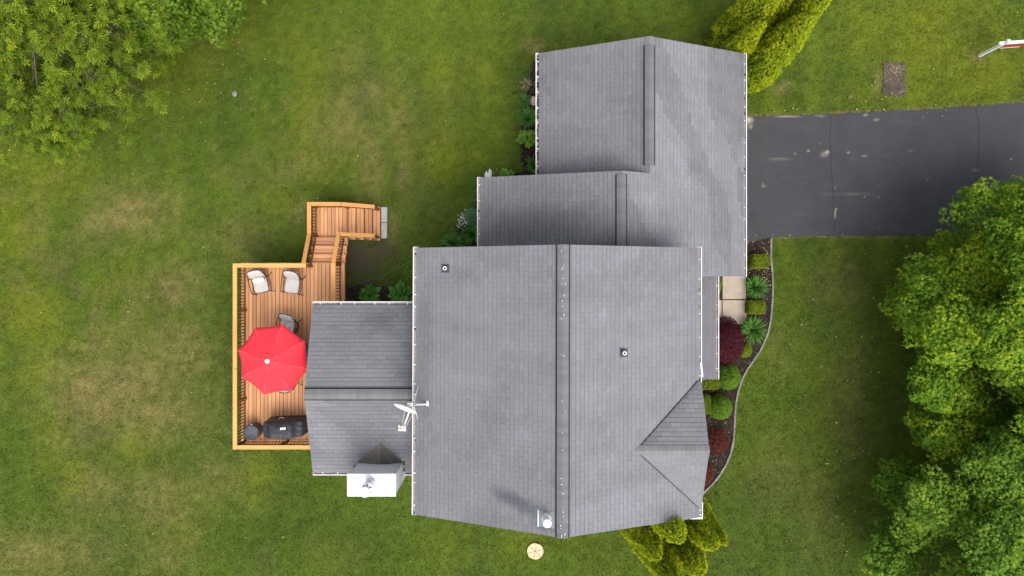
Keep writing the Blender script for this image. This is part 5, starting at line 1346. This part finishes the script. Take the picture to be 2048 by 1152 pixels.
# arborvitae ---------------------------------------------------------------------------
SPRAY = (np.array([[0, 0, 0], [-.55, .55, .12], [-.16, .55, .0], [0, 1.0, .1], [.16, .55, .0], [.55, .55, .12]]), np.array([[0, 2, 1], [0, 3, 2], [0, 4, 3], [0, 5, 4]]))
def thuja(x, y, h, rad, label, seed, group, e=.62, n=7500, dark=0.0, lean=(0, 0)):
    n = int(n*.8); r = np.random.default_rng(seed); root = empty('arborvitae', (x, y, 0), label, 'arborvitae', group)
    prof = lambda s: rad*np.clip(1-s, 0, 1)**e*(.82+.18*np.minimum(1, s*6))
    s = 1-r.random(n)**.72*.995
    th = r.uniform(0, 2*math.pi, n)
    lump = 1+.20*(fbm(th*rad*2.0+seed, s*h, .55, seed % 7, 2)-.5)*2+.12*(fbm(np.cos(th)*3+seed, np.sin(th)*3+s*h*2.2, .42, (seed+2) % 7, 2)-.5)*2
    dep = r.random(n)**2*.16
    rr = (prof(s)+.02)*lump*(1-dep)
    pos = np.stack([x+rr*np.cos(th)+lean[0]*s, y+rr*np.sin(th)+lean[1]*s, .12+s*(h-.12)], 1)
    out = np.stack([np.cos(th), np.sin(th), np.full(n, .35)], 1)
    nr = norm(np.stack([-np.sin(th), np.cos(th), np.zeros(n)], 1)*r.choice([-1, 1], n)[:, None]*.35+out*.9+np.array([0, 0, .55])+r.normal(0, .40, (n, 3)))
    fw = norm(out*.7+np.array([0, 0, .8])+r.normal(0, .35, (n, 3)))
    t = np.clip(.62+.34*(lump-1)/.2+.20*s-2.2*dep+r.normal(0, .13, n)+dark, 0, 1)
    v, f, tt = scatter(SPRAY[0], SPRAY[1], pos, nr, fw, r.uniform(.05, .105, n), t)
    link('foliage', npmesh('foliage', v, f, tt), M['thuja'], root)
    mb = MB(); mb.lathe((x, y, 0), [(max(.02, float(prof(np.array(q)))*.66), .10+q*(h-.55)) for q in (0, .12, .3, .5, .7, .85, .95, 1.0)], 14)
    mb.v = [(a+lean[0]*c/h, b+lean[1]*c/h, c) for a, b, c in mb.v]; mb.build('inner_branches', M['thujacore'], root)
    mb = MB(); mb.tube([(x, y, -.15), (x, y, .25)], .06, 8); mb.build('trunk', M['bark'], root)
G1, G2 = 'arborvitae clump at the garage corner', 'arborvitae clump at the lower house corner'
thuja(9.12, 8.27, 6.0, .86, 'tall arborvitae cone in the garage clump, alongside the lawn by the driveway', 41, G1, e=.55, n=15000)
thuja(8.16, 8.66, 4.5, .62, 'shortest arborvitae of the garage clump, brushing the garage roof corner', 42, G1, e=.55, n=9000)
thuja(8.35, 9.50, 6.5, .90, 'tall arborvitae in the garage clump, standing behind the shortest one', 43, G1, n=14000)
thuja(9.70, 9.15, 6.3, .80, 'tall arborvitae behind the driveway side one, its tip over open lawn', 44, G1, n=12000)
thuja(9.0, 9.75, 6.2, .75, 'arborvitae at the back of the garage clump, between the two tall rear ones', 45, G1, n=11000)
thuja(4.90, -7.32, 6.7, .86, 'tall bright arborvitae rising past the lower roof edge', 51, G2, e=.46, n=14000)
thuja(4.45, -8.30, 5.6, .80, 'broad arborvitae at the lawn side of the lower clump', 52, G2, e=.52, n=13000)
thuja(5.02, -9.05, 6.3, .80, 'tall arborvitae of the lower clump, farthest from the house wall', 53, G2, e=.55, n=13000)
thuja(5.42, -8.45, 3.9, .52, 'small dark arborvitae in the middle of the lower clump', 54, G2, e=.5, n=7000, dark=-.12)
thuja(5.88, -8.85, 5.3, .84, 'round topped arborvitae of the lower clump, beside the small dark one', 55, G2, e=.46, n=13000)
thuja(6.22, -7.95, 5.6, .80, 'arborvitae beside the lower right gutter end', 56, G2, e=.48, n=13000)
thuja(6.66, -7.95, 5.4, .46, 'slender arborvitae leaning out from the lower clump onto the lawn', 57, G2, e=.55, n=7000)

# clipped shrubs --------------------------------------------------------------------------
LEAF4 = (np.array([[0, -.6, 0], [.42, 0, .06], [0, .7, 0], [-.42, 0, .06]]), np.array([[0, 1, 2], [0, 2, 3]]))
def shrub(name, x, y, sx, sy, h, mat, label, seed, boxy=True, n=4200, leafs=(.022, .040), group=None, tone0=.45, cat='shrub', core='thujacore', sparse=False, fill=.16):
    r = np.random.default_rng(seed); root = empty(name, (x, y, .0), label, cat, group)
    d = norm(r.normal(0, 1, (n, 3))); d[:, 2] = np.abs(d[:, 2])*1.0
    if boxy:
        k = (np.abs(d)**7).sum(1)**(-1/7); q = d*k[:, None]
    else: q = d
    lump = 1+.10*(fbm(q[:, 0]*3+seed, q[:, 1]*3+q[:, 2]*2, .5, seed % 7, 2)-.5)*2
    dep = r.random(n)**2*(fill if not sparse else .6); q = q*((1-dep)*lump)[:, None]
    pos = np.stack([x+q[:, 0]*sx, y+q[:, 1]*sy, .06+q[:, 2]*(h-.06)], 1)
    nr = norm(d*.8+np.array([0, 0, .6])+r.normal(0, .5, (n, 3))); fw = norm(r.normal(0, 1, (n, 3))+np.array([0, 0, .5]))
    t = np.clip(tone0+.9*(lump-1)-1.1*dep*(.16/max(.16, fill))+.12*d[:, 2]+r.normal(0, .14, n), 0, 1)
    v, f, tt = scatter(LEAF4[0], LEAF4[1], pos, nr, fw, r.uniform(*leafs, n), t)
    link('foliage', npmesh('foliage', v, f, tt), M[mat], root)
    mb = MB()
    if not sparse:
        nu, nv = 14, 6
        for i in range(nv+1):
            ph = math.pi/2*i/nv
            for j in range(nu):
                th = 2*math.pi*j/nu; dd = np.array([math.cos(ph)*math.cos(th), math.cos(ph)*math.sin(th), math.sin(ph)])
                k = ((np.abs(dd)**7).sum())**(-1/7) if boxy else 1.0; dd = dd*k*.84; mb.v.append((x+dd[0]*sx, y+dd[1]*sy, .04+dd[2]*(h-.04))); mb.t.append(.5)
        for i in range(nv):
            for j in range(nu): j2 = (j+1) % nu; mb.f.append((i*nu+j, i*nu+j2, (i+1)*nu+j2, (i+1)*nu+j))
    mb.tube([(x, y, -.1), (x, y, .15)], .03, 6)
    rr = random.Random(seed)
    if sparse:
        for k in range(26):
            a = rr.uniform(0, 6.28); e = rr.uniform(.4, .9); mb.tube([(x, y, .05), (x+sx*e*.5*math.cos(a), y+sy*e*.5*math.sin(a), h*.6), (x+sx*e*math.cos(a), y+sy*e*math.sin(a), h*rr.uniform(.5, .95))], [.010, .007, .003], 4)
    mb.build('branches', M['bark' if sparse else core], root)
    return root
GB = 'clipped shrubs in the front mulch bed'
shrub('boxwood', 9.52, 1.03, .32, .27, .62, 'box', 'square clipped yellow green boxwood next to the driveway', 61, group=GB)
shrub('boxwood', 9.38, -.74, .33, .26, .62, 'box', 'square clipped yellow green boxwood between the two daylilies', 62, group=GB)
shrub('boxwood', 9.0, -2.40, .28, .30, .55, 'box', 'small rounded yellow green boxwood at the red maple\'s foot', 63, boxy=False, group=GB, n=3000)
shrub('boxwood', 8.32, -3.42, .47, .50, .95, 'ball', 'large round green boxwood beside the porch gutter end', 64, boxy=False, n=6500, group=GB)
shrub('boxwood', 8.00, -4.58, .48, .48, .95, 'ball', 'large round green boxwood next to the smaller red barberry', 65, boxy=False, n=6500, group=GB)
shrub('hedge_shrub', 7.52, -3.62, .40, .26, .70, 'box', 'low clipped yellow green hedge just below the porch roof', 66, n=4200, group=GB, tone0=.38)
shrub('hedge_shrub', 7.35, -4.45, .24, .36, .70, 'box', 'low clipped green hedge against the front gable wall', 67, boxy=True, n=3800, group=GB, tone0=.30)
NEEDLE = (np.array([[0, -.2, 0], [.10, .4, .03], [0, 1.2, -.15], [-.10, .4, .03]]), np.array([[0, 1, 2], [0, 2, 3]]))
def weeping(name, x, y, sx, sy, h, mat, label, seed, n, size=(.05, .10), cat='shrub', core='thujacore'):
    r = np.random.default_rng(seed); root = empty(name, (x, y, 0), label, cat)
    d = norm(r.normal(0, 1, (n, 3))); d[:, 2] = np.abs(d[:, 2])
    th = np.arctan2(d[:, 1], d[:, 0]); lump = 1+.16*(fbm(d[:, 0]*4+seed, d[:, 1]*4, .5, seed % 7, 3)-.5)*2
    q = d*((1-r.random(n)**1.6*.45)*lump)[:, None]; pos = np.stack([x+q[:, 0]*sx, y+q[:, 1]*sy, .08+q[:, 2]*h], 1)
    out = np.stack([d[:, 0], d[:, 1], -.35+0*th], 1); nr = norm(d+np.array([0, 0, .8])+r.normal(0, .4, (n, 3))); fw = norm(out+r.normal(0, .5, (n, 3)))
    t = np.clip(.40+.9*(lump-1)+r.normal(0, .18, n), 0, 1)
    v, f, tt = scatter(NEEDLE[0], NEEDLE[1], pos, nr, fw, r.uniform(*size, n), t); link('foliage', npmesh('foliage', v, f, tt), M[mat], root)
    mb = MB(); rr = random.Random(seed); mb.tube([(x, y, -.1), (x+.03, y, h*.6)], [.04, .025], 7)
    for k in range(16):
        a = rr.uniform(0, 6.28); e = rr.uniform(.5, .9); mb.tube([(x, y, h*.45), (x+sx*e*.5*math.cos(a), y+sy*e*.5*math.sin(a), h*.85), (x+sx*e*math.cos(a), y+sy*e*math.sin(a), h*.5)], [.016, .010, .004], 5)
    mb.build('trunk', M['bark'], root)
weeping('red_maple', 8.15, -2.05, .82, .92, .95, 'redmaple', 'weeping dark red laceleaf maple beside the walkway end', 71, 9000, (.05, .11), 'tree')
shrub('barberry', 7.92, -5.92, .50, .52, .60, 'barberry', 'loose red barberry shrub beyond the round boxwoods', 72, boxy=False, n=2300, leafs=(.02, .045), sparse=True)
shrub('barberry', 7.38, -7.20, .42, .50, .55, 'barberry', 'small red barberry shrub at the tip of the mulch bed', 73, boxy=False, n=2600, leafs=(.02, .04), fill=.3, sparse=True)
shrub('small_shrub', 7.96, .15, .14, .42, .45, 'ball', 'narrow green shrub between porch gutter and walkway slab', 74, boxy=False, n=900, leafs=(.03, .06), sparse=True)

# daylilies -------------------------------------------------------------------------------
def lily(x, y, rad, h, n, label, seed, mat='lily', group='daylily clumps in the garden beds', wd=.016, cat='daylily', name='daylily'):
    r = random.Random(seed); root = empty(name, (x, y, 0), label, cat, group); mb = MB()
    for k in range(n):
        a = r.uniform(0, 6.28); L = rad*r.uniform(.55, 1.1); hh = h*r.uniform(.6, 1.1); b0 = r.uniform(0, .10)*rad/.4; s_ = Vector((-math.sin(a), math.cos(a), 0)); d = Vector((math.cos(a), math.sin(a), 0)); tn = r.uniform(.1, 1); bend = r.uniform(-.12, .12)
        prev = None
        for q in range(6):
            t = q/5; rr_ = b0+L*(t**1.25); z = hh*math.sin(min(1, t*.82)*math.pi*.72)*1.05; wv = wd*(1-t**3)*(.6+t*.6 if t < .5 else 1); c = Vector((x, y, 0))+d*rr_+s_*bend*t*t+Vector((0, 0, max(.02, z)))
            cur = (c-s_*wv, c-Vector((0, 0, wv*.5)), c+s_*wv)
            if prev: mb.poly([prev[0], prev[1], cur[1], cur[0]], tn*.9); mb.poly([prev[1], prev[2], cur[2], cur[1]], tn)
            prev = cur
    mb.build('blades', M[mat], root); return root
lily(9.40, .03, .46, .50, 150, 'arching green daylily clump between the square boxwoods', 81)
lily(9.28, -1.63, .54, .55, 190, 'large arching daylily clump beside the weeping red maple', 82)
lily(.62, 6.55, .42, .50, 130, 'daylily clump above the lime hosta, along the garage gutter', 83)
lily(.86, 4.72, .34, .40, 90, 'small daylily clump where garage gutter meets wing roof', 84)
lily(-2.25, 1.72, .46, .50, 140, 'daylily clump at the main roof\'s upper left edge', 85)
lily(-1.50, 2.05, .42, .50, 120, 'daylily clump tucked against the wing gutter', 86)
lily(.55, 7.9, .26, .22, 60, 'ragged pale grass tuft by the garage roof\'s upper corner', 87, 'straw', 'weedy tufts', .008, 'weed', 'weed_tuft')
lily(.50, 7.25, .30, .2, 70, 'low green weed tuft against the garage gutter', 88, 'lily', 'weedy tufts', .010, 'weed', 'weed_tuft')

# hostas: each leaf its own part ----------------------------------------------------------
def hosta(x, y, rad, h, n, mat, label, seed, leafl=.24):
    r = random.Random(seed); root = empty('hosta', (x, y, 0), label, 'hosta', 'hostas in the garden beds')
    for k in range(n):
        ring = k/n; a = k*2.39996+r.uniform(-.2, .2); el = R(72-62*ring+r.uniform(-8, 8)); L = leafl*(.75+.5*ring)*r.uniform(.85, 1.15)
        d = Vector((math.cos(a)*math.cos(el), math.sin(a)*math.cos(el), math.sin(el))); base = Vector((x, y, .04))+Vector((math.cos(a), math.sin(a), 0))*rad*(.05+.55*ring)+Vector((0, 0, h*(1-.55*ring)))
        s_ = Vector((-math.sin(a), math.cos(a), 0)); up = d.cross(s_)*-1; up = up if up.z > 0 else -up; mb = MB(); tn = min(1, max(0, .50+r.uniform(-.45, .42)+.15*(1-ring)))
        w_ = L*.36; rows = ((0, .15, 0), (.2, .8, .02), (.5, 1.0, .035), (.8, .62, .0), (1.0, .02, -.07))
        prev = None
        for (t, wf, dz) in rows:
            c = base+d*(t*L)+up*dz*L*3; cur = (c-s_*w_*wf+up*.05*L*wf, c-up*.02*L, c+s_*w_*wf+up*.05*L*wf)
            if prev: mb.poly([prev[0], prev[1], cur[1], cur[0]], tn*.9); mb.poly([prev[1], prev[2], cur[2], cur[1]], tn)
            prev = cur
        mb.build('leaf', M[mat], root)
        if k % 3 == 0:
            mb = MB(); mb.tube([(x, y, -.02), base], .006, 4); mb.build('stalk', M[mat], root)
hosta(-5.48, -.30, .42, .30, 34, 'hosta', 'green hosta clump midway along the sunroom gutter', 91)
hosta(-4.28, -.30, .52, .34, 44, 'hosta', 'larger green hosta clump in the corner of sunroom and main roof', 92, .25)
hosta(.60, 5.78, .34, .30, 40, 'hostalime', 'lime green hosta clump beside the garage gutter', 93, .21)
hosta(-.20, 4.32, .30, .22, 30, 'hostalime', 'low lime hosta peeking out above the wing roof edge', 94, .17)
# grey green perennial + white flowers ----------------------------------------------------
shrub('perennial', -1.58, 2.78, .30, .34, .36, 'sedum', 'grey green leafy perennial beside the wing gutter', 95, boxy=False, n=1500, leafs=(.03, .06), fill=.3, core='thujacore', cat='plant')
def flowers(x, y, n, seed, label):
    r = random.Random(seed); root = empty('white_flower_plant', (x, y, 0), label, 'flowers'); mb = MB(); m2 = MB()
    for k in range(n):
        c = Vector((x+r.gauss(0, .13), y+r.gauss(0, .16), r.uniform(.12, .28))); mb.tube([(c.x*.9+x*.1, c.y*.9+y*.1, 0), c], .004, 4)
        for q in range(5):
            a = q*1.2566+r.random(); m2.poly([c, c+Vector((math.cos(a-.4), math.sin(a-.4), .2))*.022, c+Vector((math.cos(a), math.sin(a), .1))*.034, c+Vector((math.cos(a+.4), math.sin(a+.4), .2))*.022], r.random())
    mb.build('stems', M['sedum'], root); m2.build('petals', M['petal'], root)
flowers(-1.88, 2.62, 44, 3, 'small white flowering plant at the edge of the wing bed')
def weeds(x, y, sx, sy, n, label, seed, mat='hostalime'):
    r = np.random.default_rng(seed); root = empty('ground_cover', (x, y, 0), label, 'weeds')
    pos = np.stack([x+r.normal(0, sx, n), y+r.normal(0, sy, n), r.uniform(.03, .16, n)], 1); an = r.uniform(0, 6.28, n)
    v, f, t = scatter(LEAF4[0], LEAF4[1], pos, norm(np.array([[0, 0, 1.]])+r.normal(0, .35, (n, 3))), np.stack([np.cos(an), np.sin(an), np.zeros(n)], 1), r.uniform(.025, .055, n), np.clip(r.normal(.35, .2, n), 0, 1))
    tag(link('leaves', npmesh('leaves', v, f, t), M[mat], root), kind='stuff')
    mb = MB(); 
    for k in range(0, n, 9): mb.tube([(pos[k, 0], pos[k, 1], -.02), tuple(pos[k])], .004, 4)
    mb.build('stems', M[mat], root)
weeds(-4.05, .35, .16, .40, 340, 'yellow green leafy weeds along the main gutter near the hose', 3)
weeds(-1.75, 2.25, .2, .2, 200, 'sprawling green weeds between the daylilies and white flowers', 4)
weeds(.50, 8.0, .10, .35, 160, 'pale weeds growing at the upper end of the garage bed', 5, 'lily')
